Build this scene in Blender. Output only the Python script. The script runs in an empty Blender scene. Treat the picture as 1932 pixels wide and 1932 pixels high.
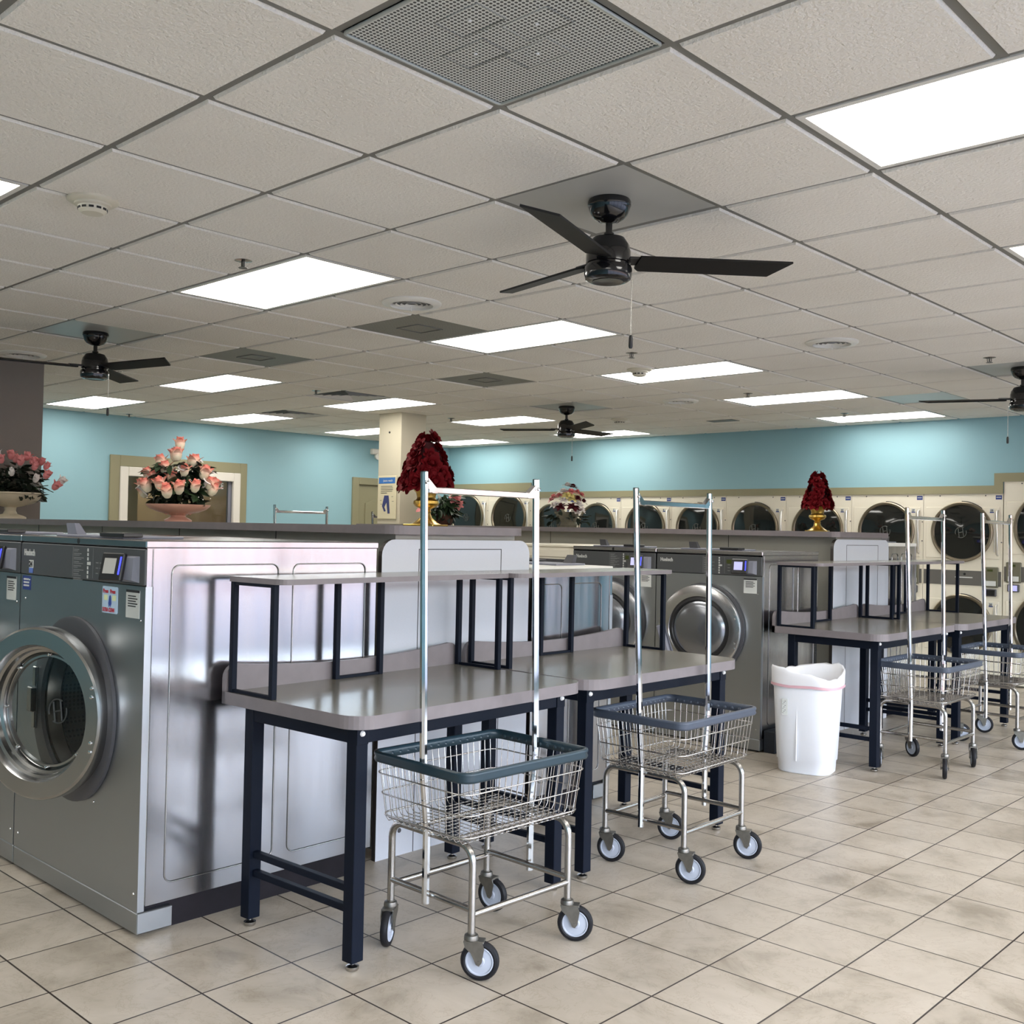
import bpy, math, random
from mathutils import Vector, Matrix
random.seed(7)
PI = math.pi
C = bpy.context.scene.collection
T = 0.6096            # ceiling tile module
CZ = 2.708            # ceiling height

# ------------------------------------------------------------------ helpers
def lin(c):
    return tuple(((v/255)/12.92 if v/255 <= .04045 else (((v/255)+.055)/1.055)**2.4) for v in c)

class MB:
    """collects shapes, then links them as one mesh object"""
    def __init__(s): s.v=[]; s.f=[]; s.m=[]; s.s=[]; s.M=None
    def add(s, vs, fs, m=0, smooth=False):
        o=len(s.v)
        if s.M is not None: vs=[tuple(s.M@Vector(p)) for p in vs]
        s.v+=[tuple(p) for p in vs]
        for f in fs: s.f.append([i+o for i in f]); s.m.append(m); s.s.append(smooth)
    def box(s,x0,x1,y0,y1,z0,z1,m=0,skip=()):
        vs=[(x0,y0,z0),(x1,y0,z0),(x1,y1,z0),(x0,y1,z0),(x0,y0,z1),(x1,y0,z1),(x1,y1,z1),(x0,y1,z1)]
        F={'b':(0,3,2,1),'t':(4,5,6,7),'f':(0,1,5,4),'k':(2,3,7,6),'r':(1,2,6,5),'l':(3,0,4,7)}
        s.add(vs,[F[k] for k in F if k not in skip],m)
    def bbox(s,x0,x1,y0,y1,z0,z1,b=.004,m=0):
        """box with chamfered vertical and horizontal edges"""
        b=min(b,(x1-x0)/2.01,(y1-y0)/2.01,(z1-z0)/2.01)
        def ring(i,z): return [(x0+b+ (0-i),y0-0+0,z)]
        vs=[];
        def loop(e,z):
            a=b-e
            return [(x0+e+a,y0+e,z),(x1-e-a,y0+e,z),(x1-e,y0+e+a,z),(x1-e,y1-e-a,z),(x1-e-a,y1-e,z),(x0+e+a,y1-e,z),(x0+e,y1-e-a,z),(x0+e,y0+e+a,z)]
        L=[[(x0+b,y0+b,z0),(x1-b,y0+b,z0),(x1-b,y0+b,z0),(x1-b,y1-b,z0),(x1-b,y1-b,z0),(x0+b,y1-b,z0),(x0+b,y1-b,z0),(x0+b,y0+b,z0)],
           loop(0,z0+b),loop(0,z1-b),
           [(x0+b,y0+b,z1),(x1-b,y0+b,z1),(x1-b,y0+b,z1),(x1-b,y1-b,z1),(x1-b,y1-b,z1),(x0+b,y1-b,z1),(x0+b,y1-b,z1),(x0+b,y0+b,z1)]]
        for l in L: vs+=l
        fs=[]
        for k in range(3):
            for i in range(8):
                j=(i+1)%8; fs.append((k*8+i,k*8+j,k*8+8+j,k*8+8+i))
        fs.append((7,5,3,1)); fs.append((24+1,24+3,24+5,24+7))
        s.add(vs,fs,m)
    def prism(s,pts,z0,z1,m=0,smooth=False,axis='z',mcap=None):
        n=len(pts)
        def P(a,b,c): return {'z':(a,b,c),'x':(c,a,b),'y':(a,c,b)}[axis]
        vs=[P(p[0],p[1],z0) for p in pts]+[P(p[0],p[1],z1) for p in pts]
        s.add(vs,[(i,(i+1)%n,n+(i+1)%n,n+i) for i in range(n)],m,smooth)
        mc=m if mcap is None else mcap
        s.add(vs,[tuple(range(n-1,-1,-1)),tuple(range(n,2*n))],mc)
    def tube(s,path,r,seg=8,closed=False,m=0,smooth=True,cap=True,flat=None):
        P=[Vector(p) for p in path]; n=len(P); vs=[]; fs=[]
        rr=r if isinstance(r,(list,tuple)) else [r]*n
        ref=None
        for i in range(n):
            if closed: t=(P[(i+1)%n]-P[i-1])
            else: t=P[min(i+1,n-1)]-P[max(i-1,0)]
            t.normalize()
            if ref is None:
                ref=Vector((0,0,1)) if abs(t.z)<.9 else Vector((1,0,0))
            a=t.cross(ref)
            if a.length<1e-4: a=t.cross(Vector((0,1,0)))
            a.normalize(); b=a.cross(t).normalized()
            ref=b if not closed else ref
            off=PI/seg
            for k in range(seg):
                th=2*PI*k/seg+off
                q=P[i]+a*(math.cos(th)*rr[i])+b*(math.sin(th)*rr[i])
                vs.append(tuple(q))
        rng=n if closed else n-1
        for i in range(rng):
            j=(i+1)%n
            for k in range(seg):
                l=(k+1)%seg
                fs.append((i*seg+k,j*seg+k,j*seg+l,i*seg+l))
        s.add(vs,fs,m,smooth)
        if cap and not closed:
            s.add(vs,[tuple(range(seg)),tuple(range((n-1)*seg+seg-1,(n-1)*seg-1,-1))],m)
    def lathe(s,prof,seg=32,c=(0,0,0),axis='z',m=0,smooth=True,sy=1.0,flute=0,arc=2*PI):
        """prof: (radius, height); sharp corners of the profile are split so they shade crisply"""
        if smooth and len(prof)>2:
            cuts=[]
            for k in range(1,len(prof)-1):
                a=Vector((prof[k][0]-prof[k-1][0],prof[k][1]-prof[k-1][1])); b=Vector((prof[k+1][0]-prof[k][0],prof[k+1][1]-prof[k][1]))
                if a.length>1e-9 and b.length>1e-9 and a.angle(b)>math.radians(32): cuts.append(k)
            if cuts:
                st=0
                for k in cuts+[len(prof)-1]:
                    s.lathe2(prof[st:k+1],seg,c,axis,m,smooth,sy,flute,arc); st=k
                return
        s.lathe2(prof,seg,c,axis,m,smooth,sy,flute,arc)
    def lathe2(s,prof,seg,c,axis,m,smooth,sy,flute,arc):
        vs=[];n=len(prof)
        full=abs(arc-2*PI)<1e-6
        ns=seg if full else seg+1
        for i in range(ns):
            th=arc*i/seg
            for (r,h) in prof:
                k=1+flute*math.cos(th*16) if flute else 1
                x=r*k*math.cos(th); y=r*k*math.sin(th)*sy
                if axis=='z': p=(c[0]+x,c[1]+y,c[2]+h)
                elif axis=='y': p=(c[0]+x,c[1]+h,c[2]+y)
                else: p=(c[0]+h,c[1]+x,c[2]+y)
                vs.append(p)
        fs=[]
        for i in range(seg):
            j=(i+1)%ns
            for k in range(n-1):
                q=(i*n+k,j*n+k,j*n+k+1,i*n+k+1)
                if axis=='y': q=q[::-1]
                fs.append(q)
        s.add(vs,fs,m,smooth)
    def cyl(s,p0,p1,r,seg=16,m=0,smooth=True): s.tube([p0,p1],r,seg,m=m,smooth=smooth)
    def holed(s,x0,x1,z0,z1,cx,cz,r,y,m=0,seg=64):
        """rectangle in the plane y with a round hole"""
        ang=[2*PI*i/seg for i in range(seg)]
        for X in (x0,x1):
            for Z in (z0,z1): ang.append(math.atan2(Z-cz,X-cx)%(2*PI))
        ang=sorted(set(round(a,6) for a in ang)); vs=[];fs=[];n=len(ang)
        for a in ang:
            dx,dz=math.cos(a),math.sin(a)
            t=min([((x1-cx)/dx if dx>1e-9 else ((x0-cx)/dx if dx<-1e-9 else 1e9)),((z1-cz)/dz if dz>1e-9 else ((z0-cz)/dz if dz<-1e-9 else 1e9))])
            vs+=[(cx+r*dx,y,cz+r*dz),(cx+t*dx,y,cz+t*dz)]
        for i in range(n):
            j=(i+1)%n; fs.append((2*i,2*i+1,2*j+1,2*j))
        s.add(vs,fs,m)
    def build(s,name,mats,parent=None,loc=(0,0,0),rot=(0,0,0),merge=False):
        me=bpy.data.meshes.new(name)
        me.from_pydata(s.v,[],s.f)
        if not isinstance(mats,(list,tuple)): mats=[mats]
        for mt in mats: me.materials.append(mt)
        me.polygons.foreach_set('material_index',s.m)
        me.polygons.foreach_set('use_smooth',s.s)
        me.validate(); me.update()
        o=bpy.data.objects.new(name,me); C.objects.link(o)
        if parent: o.parent=parent
        o.location=loc; o.rotation_euler=rot
        return o

def rrect(x0,x1,y0,y1,r,n=6,corners=(1,1,1,1)):
    """corners: (x0y0, x1y0, x1y1, x0y1)"""
    out=[]
    for (cx,cy,a0,k,px,py) in ((x0+r,y0+r,PI,0,x0,y0),(x1-r,y0+r,1.5*PI,1,x1,y0),(x1-r,y1-r,0,2,x1,y1),(x0+r,y1-r,.5*PI,3,x0,y1)):
        if corners[k]:
            for i in range(n+1):
                a=a0+i*PI/2/n; out.append((cx+r*math.cos(a),cy+r*math.sin(a)))
        else: out.append((px,py))
    return out

def thing(name,label,cat,loc=(0,0,0),rz=0,group=None):
    o=bpy.data.objects.new(name,None); C.objects.link(o)
    o.empty_display_size=.1
    o.location=loc; o.rotation_euler=(0,0,rz); o['label']=label; o['category']=cat
    if group: o['group']=group
    return o
def tag(o,label,cat,group=None):
    o['label']=label;o['category']=cat
    if group:o['group']=group
    return o
def struct(o): o['kind']='structure'; return o
def kids(o): return [c for c in bpy.data.objects if c.parent==o]
def dup(root,loc,rz,label,group=None):
    def cp(o,par):
        c=o.copy(); C.objects.link(c); c.parent=par
        for k in kids(o): cp(k,c)
        return c
    r=cp(root,None); r.location=loc; r.rotation_euler=(0,0,rz); r['label']=label
    if group: r['group']=group
    return r

# ------------------------------------------------------------------ materials
MATS={}
def mat(name,col,rough=.5,metal=0,spec=.5,noise=0,nscale=8,bump=0,bscale=200,emis=None,estr=0,rvar=0,stretch=None,coat=0,alpha=1):
    if name in MATS: return MATS[name]
    m=bpy.data.materials.new(name); m.use_nodes=True
    nt=m.node_tree; b=nt.nodes['Principled BSDF']
    c=(*col,1)
    b.inputs['Base Color'].default_value=c
    b.inputs['Roughness'].default_value=rough
    b.inputs['Metallic'].default_value=metal
    b.inputs['Specular IOR Level'].default_value=spec
    if coat: b.inputs['Coat Weight'].default_value=coat; b.inputs['Coat Roughness'].default_value=.08
    if emis: b.inputs['Emission Color'].default_value=(*emis,1); b.inputs['Emission Strength'].default_value=estr
    tc=None
    if noise or bump or rvar:
        tc=nt.nodes.new('ShaderNodeTexCoord')
        mp=nt.nodes.new('ShaderNodeMapping'); nt.links.new(tc.outputs['Object'],mp.inputs['Vector'])
        if stretch: mp.inputs['Scale'].default_value=stretch
    if noise:
        n=nt.nodes.new('ShaderNodeTexNoise'); n.inputs['Scale'].default_value=nscale; n.inputs['Detail'].default_value=6
        nt.links.new(mp.outputs[0],n.inputs['Vector'])
        mx=nt.nodes.new('ShaderNodeMix'); mx.data_type='RGBA'
        mx.inputs[6].default_value=tuple(v*(1-noise) for v in col)+(1,); mx.inputs[7].default_value=tuple(min(1,v*(1+noise)) for v in col)+(1,)
        nt.links.new(n.outputs['Fac'],mx.inputs[0]); nt.links.new(mx.outputs[2],b.inputs['Base Color'])
    if rvar:
        n=nt.nodes.new('ShaderNodeTexNoise'); n.inputs['Scale'].default_value=nscale; n.inputs['Detail'].default_value=5
        nt.links.new(mp.outputs[0],n.inputs['Vector'])
        mr=nt.nodes.new('ShaderNodeMapRange'); mr.inputs[3].default_value=max(0.02,rough-rvar); mr.inputs[4].default_value=rough+rvar
        nt.links.new(n.outputs['Fac'],mr.inputs[0]); nt.links.new(mr.outputs[0],b.inputs['Roughness'])
    if bump:
        n=nt.nodes.new('ShaderNodeTexNoise'); n.inputs['Scale'].default_value=bscale; n.inputs['Detail'].default_value=3
        nt.links.new(mp.outputs[0],n.inputs['Vector'])
        bp=nt.nodes.new('ShaderNodeBump'); bp.inputs['Strength'].default_value=bump; bp.inputs['Distance'].default_value=.002
        nt.links.new(n.outputs['Fac'],bp.inputs['Height']); nt.links.new(bp.outputs[0],b.inputs['Normal'])
    MATS[name]=m
    return m

teal   =mat('teal_paint',lin((142,182,192)),.6,bump=.15,bscale=300)
olive  =mat('olive_trim',lin((142,137,108)),.45,noise=.03)
cream  =mat('cream_enamel',lin((228,222,205)),.35,noise=.02,nscale=3)
creamw =mat('white_frame_paint',lin((225,220,210)),.4)
steelF =mat('brushed_steel_front',(.40,.425,.45),.36,1,rvar=.03,nscale=5,stretch=(1,1,3))
steelS =mat('brushed_steel_side',(.44,.435,.45),.19,1,rvar=.09,nscale=3,bump=.05,bscale=6,stretch=(1,6,.6))
steelR =mat('polished_steel_ring',(.38,.38,.375),.22,1,rvar=.05,nscale=12)
chrome =mat('chrome',(.68,.68,.68),.07,1,rvar=.03,nscale=20)
chromeD=mat('worn_chrome',(.42,.405,.385),.25,1,noise=.15,nscale=60)
wire   =mat('wire_chrome',(.54,.52,.50),.22,1)
navy   =mat('navy_powder_coat',lin((11,18,31)),.5,spec=.14,noise=.05,nscale=30,bump=.1,bscale=400)
black  =mat('black_plastic',(.012,.012,.013),.35)
blackG =mat('black_gloss',(.006,.006,.007),.14,coat=.3)
bladeM =mat('black_blade',(.006,.0055,.005),.55,spec=.25)
panelG =mat('control_grey',lin((72,74,76)),.42,noise=.03)
greyP  =mat('grey_plastic',lin((122,124,136)),.45)
greyD  =mat('dark_grey_plastic',lin((70,70,74)),.45)
lamT   =mat('taupe_laminate',lin((122,117,106)),.24,noise=.06,nscale=9,coat=.15)
lamE   =mat('mottled_laminate_edge',lin((120,113,115)),.42,noise=.16,nscale=16)
lamW   =mat('speckled_white_laminate',lin((196,200,208)),.38,noise=.10,nscale=450)
lamWe  =mat('panel_dark_edge',lin((60,54,50)),.5)
linec  =mat('seam_dark',(.02,.02,.02),.6)
bulk   =mat('grey_laminate_wall',lin((158,156,146)),.4,noise=.04,nscale=60)
rusty  =mat('rusty_base',lin((27,24,29)),.6,spec=.2,noise=.6,nscale=9,bump=.4,bscale=40)
rubber =mat('tyre_rubber',(.012,.012,.014),.5,spec=.2,noise=.2,nscale=60)
hub    =mat('caster_hub',lin((170,176,188)),.35,noise=.05)
forkM  =mat('worn_fork_metal',(.20,.19,.17),.4,.9,noise=.3,nscale=50)
rimM   =mat('teal_rim_plastic',lin((32,52,62)),.32,noise=.08,nscale=20)
rimG   =mat('grey_rim_plastic',lin((66,74,88)),.38,noise=.06,nscale=20)
whiteP =mat('white_plastic',lin((240,243,250)),.35,noise=.02)
bagM   =mat('white_bag',lin((236,236,240)),.4,bump=.3,bscale=20)
pinkM  =mat('pink_drawstring',lin((214,170,180)),.5)
capW   =mat('white_cap',(.8,.8,.8),.3)
brass  =mat('gold_urn',(.55,.36,.09),.28,1,noise=.2,nscale=14)
ringD  =mat('dryer_ring',lin((140,130,112)),.3,.85)
dglass =mat('tinted_dryer_glass',(.012,.013,.012),.04,spec=.7)
dkpl   =mat('dryer_band_grey',lin((98,96,92)),.4)
keyp   =mat('keypad_taupe',lin((104,102,84)),.45)
paperW =mat('sticker_white',lin((205,208,205)),.5)
paperB =mat('sticker_blue',lin((44,62,130)),.5)
redink =mat('red_ink',lin((176,44,60)),.5)
greenK =mat('lit_green_key',lin((170,215,190)),.5,emis=lin((150,210,180)),estr=.35)
inkD   =mat('ink_dark',(.02,.02,.025),.6)
inkL   =mat('ink_light',lin((196,198,196)),.5)
inkM   =mat('ink_mid',lin((128,130,130)),.5)
lcd    =mat('amber_lcd',(.012,.014,.004),.3,emis=(.35,.45,.05),estr=.06)
scrB   =mat('terminal_screen',(.3,.3,.45),.2,emis=(.38,.38,.75),estr=.75)
scrW   =mat('terminal_screen_pale',(.36,.36,.34),.2,emis=(.60,.58,.5),estr=.12)
blueL  =mat('blue_light_strip',(.02,.02,.5),.3,emis=(.04,.05,1.0),estr=2.6)
leafM  =mat('leaf_green',lin((38,58,32)),.45,noise=.35,nscale=30)
leafD  =mat('leaf_dark',lin((22,34,22)),.45,noise=.3,nscale=30)
redR   =mat('red_silk',lin((98,4,14)),.7,spec=.15,noise=.3,nscale=30)
pinkR  =mat('pink_silk',lin((222,138,138)),.6,noise=.15,nscale=30)
whiteR =mat('white_silk',lin((228,222,218)),.6)
yellR  =mat('yellow_silk',lin((224,210,140)),.6)
burg   =mat('burgundy_silk',lin((84,18,30)),.6)
stone  =mat('stone_planter',lin((120,116,98)),.7,noise=.35,nscale=25,bump=.5,bscale=60)
urnP   =mat('pink_ceramic',lin((214,166,146)),.35,noise=.06,nscale=20)
urnC   =mat('cream_ceramic',lin((198,188,164)),.45,noise=.1,nscale=25)
basketM=mat('brown_basket',lin((74,44,30)),.7,noise=.3,nscale=60,bump=.5,bscale=150)
colM   =mat('column_paint',lin((196,188,166)),.55,noise=.03,nscale=3)
colG   =mat('column_grey_paint',lin((122,115,108)),.6,noise=.04,nscale=10)
tan    =mat('tan_room_wall',lin((172,142,108)),.6)
grout_f=None

def glassmat():
    m=bpy.data.materials.new('clear_door_glass'); m.use_nodes=True; nt=m.node_tree; nt.nodes.clear()
    o=nt.nodes.new('ShaderNodeOutputMaterial'); mx=nt.nodes.new('ShaderNodeMixShader'); tr=nt.nodes.new('ShaderNodeBsdfTransparent')
    gl=nt.nodes.new('ShaderNodeBsdfGlossy'); fr=nt.nodes.new('ShaderNodeFresnel')
    tr.inputs[0].default_value=(.80,.86,.86,1); gl.inputs['Roughness'].default_value=.03; fr.inputs[0].default_value=1.5
    nt.links.new(fr.outputs[0],mx.inputs[0]); nt.links.new(tr.outputs[0],mx.inputs[1]); nt.links.new(gl.outputs[0],mx.inputs[2]); nt.links.new(mx.outputs[0],o.inputs[0])
    return m
glass=glassmat()

def holes_mat(name,base,hole,scale,rough=.4,metal=0,r=.32,soft=.05):
    m=bpy.data.materials.new(name); m.use_nodes=True; nt=m.node_tree; b=nt.nodes['Principled BSDF']
    tc=nt.nodes.new('ShaderNodeTexCoord'); vo=nt.nodes.new('ShaderNodeTexVoronoi'); vo.inputs['Scale'].default_value=scale; vo.inputs['Randomness'].default_value=0
    vo.voronoi_dimensions='2D' if name.startswith('perf') else '3D'
    nt.links.new(tc.outputs['Object'],vo.inputs['Vector'])
    cr=nt.nodes.new('ShaderNodeValToRGB'); cr.color_ramp.elements[0].position=r; cr.color_ramp.elements[0].color=(*hole,1); cr.color_ramp.elements[1].position=r+soft; cr.color_ramp.elements[1].color=(*base,1)
    nt.links.new(vo.outputs['Distance'],cr.inputs[0]); nt.links.new(cr.outputs[0],b.inputs['Base Color'])
    b.inputs['Roughness'].default_value=rough; b.inputs['Metallic'].default_value=metal
    return m
perf=holes_mat('perforated_return_grille',lin((206,208,204)),lin((50,52,52)),82,.5)
drumM=holes_mat('drum_perforated_steel',(.10,.11,.12),(.02,.03,.05),60,.35,.6)

def floor_mat():
    m=bpy.data.materials.new('ceramic_floor_tile'); m.use_nodes=True; nt=m.node_tree; b=nt.nodes['Principled BSDF']; L=nt.links.new
    tc=nt.nodes.new('ShaderNodeTexCoord'); mp=nt.nodes.new('ShaderNodeMapping'); L(tc.outputs['Object'],mp.inputs['Vector'])
    mp.vector_type='POINT'
    br=nt.nodes.new('ShaderNodeTexBrick'); br.offset=0; br.squash=1
    br.inputs['Scale'].default_value=1; br.inputs['Brick Width'].default_value=FT; br.inputs['Row Height'].default_value=FT
    br.inputs['Mortar Size'].default_value=.0036; br.inputs['Mortar Smooth'].default_value=.3; br.inputs['Bias'].default_value=0
    br.inputs['Color1'].default_value=(.0,.0,.0,1); br.inputs['Color2'].default_value=(1,1,1,1); br.inputs['Mortar'].default_value=(.5,.5,.5,1)
    mp.inputs['Location'].default_value=FLOC; mp.inputs['Rotation'].default_value=(0,0,FROT)
    L(mp.outputs[0],br.inputs['Vector'])
    # per tile random: brick colour output mixes color1/2 at random
    n1=nt.nodes.new('ShaderNodeTexNoise'); n1.inputs['Scale'].default_value=3.2; n1.inputs['Detail'].default_value=8; n1.inputs['Roughness'].default_value=.62; n1.inputs['Distortion'].default_value=.7; n1.noise_dimensions='4D'
    L(tc.outputs['Object'],n1.inputs['Vector']); 
    sx=nt.nodes.new('ShaderNodeMath'); sx.operation='MULTIPLY'; sx.inputs[1].default_value=2.5; L(br.outputs['Color'],sx.inputs[0]); L(sx.outputs[0],n1.inputs['W'])
    cr=nt.nodes.new('ShaderNodeValToRGB'); e=cr.color_ramp.elements
    e[0].position=.32; e[0].color=(*lin((142,131,115)),1); e[1].position=.66; e[1].color=(*lin((186,175,160)),1)
    e2=cr.color_ramp.elements.new(.47); e2.color=(*lin((171,160,144)),1)
    L(n1.outputs['Fac'],cr.inputs[0])
    # veins
    n2=nt.nodes.new('ShaderNodeTexNoise'); n2.inputs['Scale'].default_value=5; n2.inputs['Detail'].default_value=9; n2.inputs['Roughness'].default_value=.7; n2.inputs['Distortion'].default_value=1.6; n2.noise_dimensions='4D'
    L(tc.outputs['Object'],n2.inputs['Vector']); L(sx.outputs[0],n2.inputs['W'])
    v=nt.nodes.new('ShaderNodeValToRGB'); e=v.color_ramp.elements; e[0].position=.485; e[0].color=(1,1,1,1); e[1].position=.515; e[1].color=(1,1,1,1); k=v.color_ramp.elements.new(.5); k.color=(.80,.77,.72,1)
    L(n2.outputs['Fac'],v.inputs[0])
    mu=nt.nodes.new('ShaderNodeMix'); mu.data_type='RGBA'; mu.blend_type='MULTIPLY'; mu.inputs[0].default_value=.8; L(cr.outputs[0],mu.inputs[6]); L(v.outputs[0],mu.inputs[7])
    mx=nt.nodes.new('ShaderNodeMix'); mx.data_type='RGBA'; L(br.outputs['Fac'],mx.inputs[0]); L(mu.outputs[2],mx.inputs[6]); mx.inputs[7].default_value=(*lin((44,34,29)),1)
    L(mx.outputs[2],b.inputs['Base Color'])
    mr=nt.nodes.new('ShaderNodeMapRange'); mr.inputs[3].default_value=.26; mr.inputs[4].default_value=.5; L(n1.outputs['Fac'],mr.inputs[0]); L(mr.outputs[0],b.inputs['Roughness'])
    bu=nt.nodes.new('ShaderNodeBump'); bu.inputs['Strength'].default_value=.5; bu.inputs['Distance'].default_value=.002; bu.invert=True
    ad=nt.nodes.new('ShaderNodeMath'); ad.operation='MULTIPLY_ADD'; ad.inputs[1].default_value=-.5; L(n2.outputs['Fac'],ad.inputs[0]); L(br.outputs['Fac'],ad.inputs[2]); L(ad.outputs[0],bu.inputs['Height']); L(bu.outputs[0],b.inputs['Normal'])
    return m
FT=.33; FROT=0.0; FLOC=(0,0,0)
FX,FY=.507,1.4724
FLOC=(-(FX%FT),-(FY%FT),0)

def tile_mat():
    m=bpy.data.materials.new('acoustic_tile'); m.use_nodes=True; nt=m.node_tree; b=nt.nodes['Principled BSDF']; L=nt.links.new
    tc=nt.nodes.new('ShaderNodeTexCoord'); n=nt.nodes.new('ShaderNodeTexNoise'); n.inputs['Scale'].default_value=95; n.inputs['Detail'].default_value=4; L(tc.outputs['Object'],n.inputs['Vector'])
    n3=nt.nodes.new('ShaderNodeTexNoise'); n3.inputs['Scale'].default_value=1.2; L(tc.outputs['Object'],n3.inputs['Vector'])
    cr=nt.nodes.new('ShaderNodeValToRGB'); e=cr.color_ramp.elements; e[0].position=.3; e[0].color=(*lin((236,231,222)),1); e[1].position=.7; e[1].color=(*lin((244,240,232)),1)
    L(n3.outputs['Fac'],cr.inputs[0]); L(cr.outputs[0],b.inputs['Base Color']); b.inputs['Roughness'].default_value=.85; b.inputs['Specular IOR Level'].default_value=.2
    bu=nt.nodes.new('ShaderNodeBump'); bu.inputs['Strength'].default_value=.8; bu.inputs['Distance'].default_value=.01; L(n.outputs['Fac'],bu.inputs['Height']); L(bu.outputs[0],b.inputs['Normal'])
    return m
tileM=tile_mat()
gridM=mat('ceiling_grid_metal',lin((118,117,112)),.45)
slab =mat('plenum_dark',(.05,.05,.05),.8)
diffM=mat('lit_diffuser',(.9,.9,.88),.5,emis=(1.0,.965,.90),estr=7.5)
fanpl=mat('grey_ceiling_panel',lin((176,176,172)),.34,noise=.06,nscale=5)
cgrey=mat('grey_return_panel',lin((112,112,108)),.4,noise=.15,nscale=7)
whiteM=mat('white_metal',lin((226,224,218)),.35)

def text(name,body,size,m,parent,loc,rot=(PI/2,0,0),sx=1,align='LEFT',depth=.0006,bold=False):
    cu=bpy.data.curves.new(name,'FONT'); cu.body=body; cu.size=size; cu.extrude=depth; cu.align_x=align; cu.resolution_u=2
    if bold: cu.offset=size*.03
    o=bpy.data.objects.new(name+'_c',cu); C.objects.link(o)
    dg=bpy.context.evaluated_depsgraph_get(); dg.update()
    me=bpy.data.meshes.new_from_object(o.evaluated_get(dg)); me.materials.clear(); me.materials.append(m)
    C.objects.unlink(o); bpy.data.objects.remove(o); bpy.data.curves.remove(cu)
    n=bpy.data.objects.new(name,me); C.objects.link(n); n.parent=parent; n.location=loc; n.rotation_euler=rot; n.scale=(sx,1,1)
    return n

# ------------------------------------------------------------------ room shell
XL,XR,YF,YB=-8.87,4.9,-4.7,9.38
mb=MB(); mb.box(XL-.1,XR+.1,YF-.1,YB+.8,-.08,0); struct(mb.build('floor',floor_mat()))

# things that replace ceiling tiles (u,v)
LIGHTS=[(-4,2),(-4,5),(-4,8),(-4,11),(-4,14),(-10,5),(-10,8),(-10,11),(-10,14),(-14,5),(-14,8),(-14,11),(-14,14),(2,2),(2,5),(2,8),(2,11),(-4,-1),(2,-1),(-4,-4),(2,-4),(-10,-1),(-10,-4),(5,0),(5,4),(5,9)]
LIGHTS=[l for l in LIGHTS if l[0]!=5]
FANS=[(0,2),(-7,2),(-7,10),(0,10)]
PERF=[(1,0)]
GREY=[(-7,4),(-4,4),(-6,7),(-2,12)]
SQV=[(-9,7),(-12,8)]
taken=set()
for (u,v) in LIGHTS: taken|={(u,v),(u+1,v)}
for k in FANS+PERF+GREY+SQV: taken.add(k)
g=.012
mb=MB()
u0,u1=-15,9; v0,v1=-8,16
for u in range(u0,u1):
    for v in range(v0,v1):
        if (u,v) in taken: continue
        a,b_=u*T+g,(u+1)*T-g; c,d=v*T+g,(v+1)*T-g
        a=max(a,XL);b_=min(b_,XR);c=max(c,YF);d=min(d,YB)
        if b_-a<.02 or d-c<.02: continue
        e=.007
        vs=[(a,c,CZ+.004),(b_,c,CZ+.004),(b_,d,CZ+.004),(a,d,CZ+.004),(a+e,c+e,CZ-.008),(b_-e,c+e,CZ-.008),(b_-e,d-e,CZ-.008),(a+e,d-e,CZ-.008)]
        mb.add(vs,[(0,4,5,1),(1,5,6,2),(2,6,7,3),(3,7,4,0),(4,7,6,5)],0)
# T-bars
for u in range(u0+1,u1):
    x=u*T
    if XL<x<XR: mb.box(x-g,x+g,YF,YB,CZ,CZ+.03,1,skip=('t',))
for v in range(v0+1,v1):
    y=v*T
    if YF<y<YB: mb.box(XL,XR,y-g,y+g,CZ+.0005,CZ+.03,1,skip=('t',))
mb.box(XL,XR,YF,YB,CZ+.14,CZ+.2,2)
struct(mb.build('ceiling',[tileM,gridM,slab]))

# walls
fk=1.012
sx=lambda X:2.7396+(X-2.7396)*fk
DT=1.926; DR=-.777; DW=.797
mb=MB()
mb.box(-8.87,-7.153,YB,YB+.12,2.02,CZ+.1)
mb.box(-7.153,DR,YB,YB+.12,DT,CZ+.1)
mb.box(DR,3.04,YB,YB+.12,2.044,CZ+.1)
mb.box(3.04,XR,YB,YB+.12,0,CZ+.1)
struct(mb.build('wall_back',teal))
# olive trim above dryers
mb=MB()
mb.box(-8.87,-7.153,YB-.015,YB,2.02,2.14); mb.box(-7.153,-.862,YB-.015,YB,DT,2.007); mb.box(-.862,DR,YB-.015,YB,DT,2.131); mb.box(DR,3.04,YB-.015,YB,2.044,2.131)
struct(mb.build('trim_1',olive))
# left wall with window and door openings
WY0,WY1,WZ1=4.20,5.60,2.00; DY0,DY1,DZ1=7.62,8.50,2.06; WZ0=.95
mb=MB()
mb.box(XL-.12,XL,YF,WY0,0,CZ+.1); mb.box(XL-.12,XL,WY0,WY1,0,WZ0); mb.box(XL-.12,XL,WY0,WY1,WZ1,CZ+.1)
mb.box(XL-.12,XL,WY1,DY0,0,CZ+.1); mb.box(XL-.12,XL,DY0,DY1,DZ1,CZ+.1); mb.box(XL-.12,XL,DY1,YB+.1,0,CZ+.1)
struct(mb.build('wall_left',teal))
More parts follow.
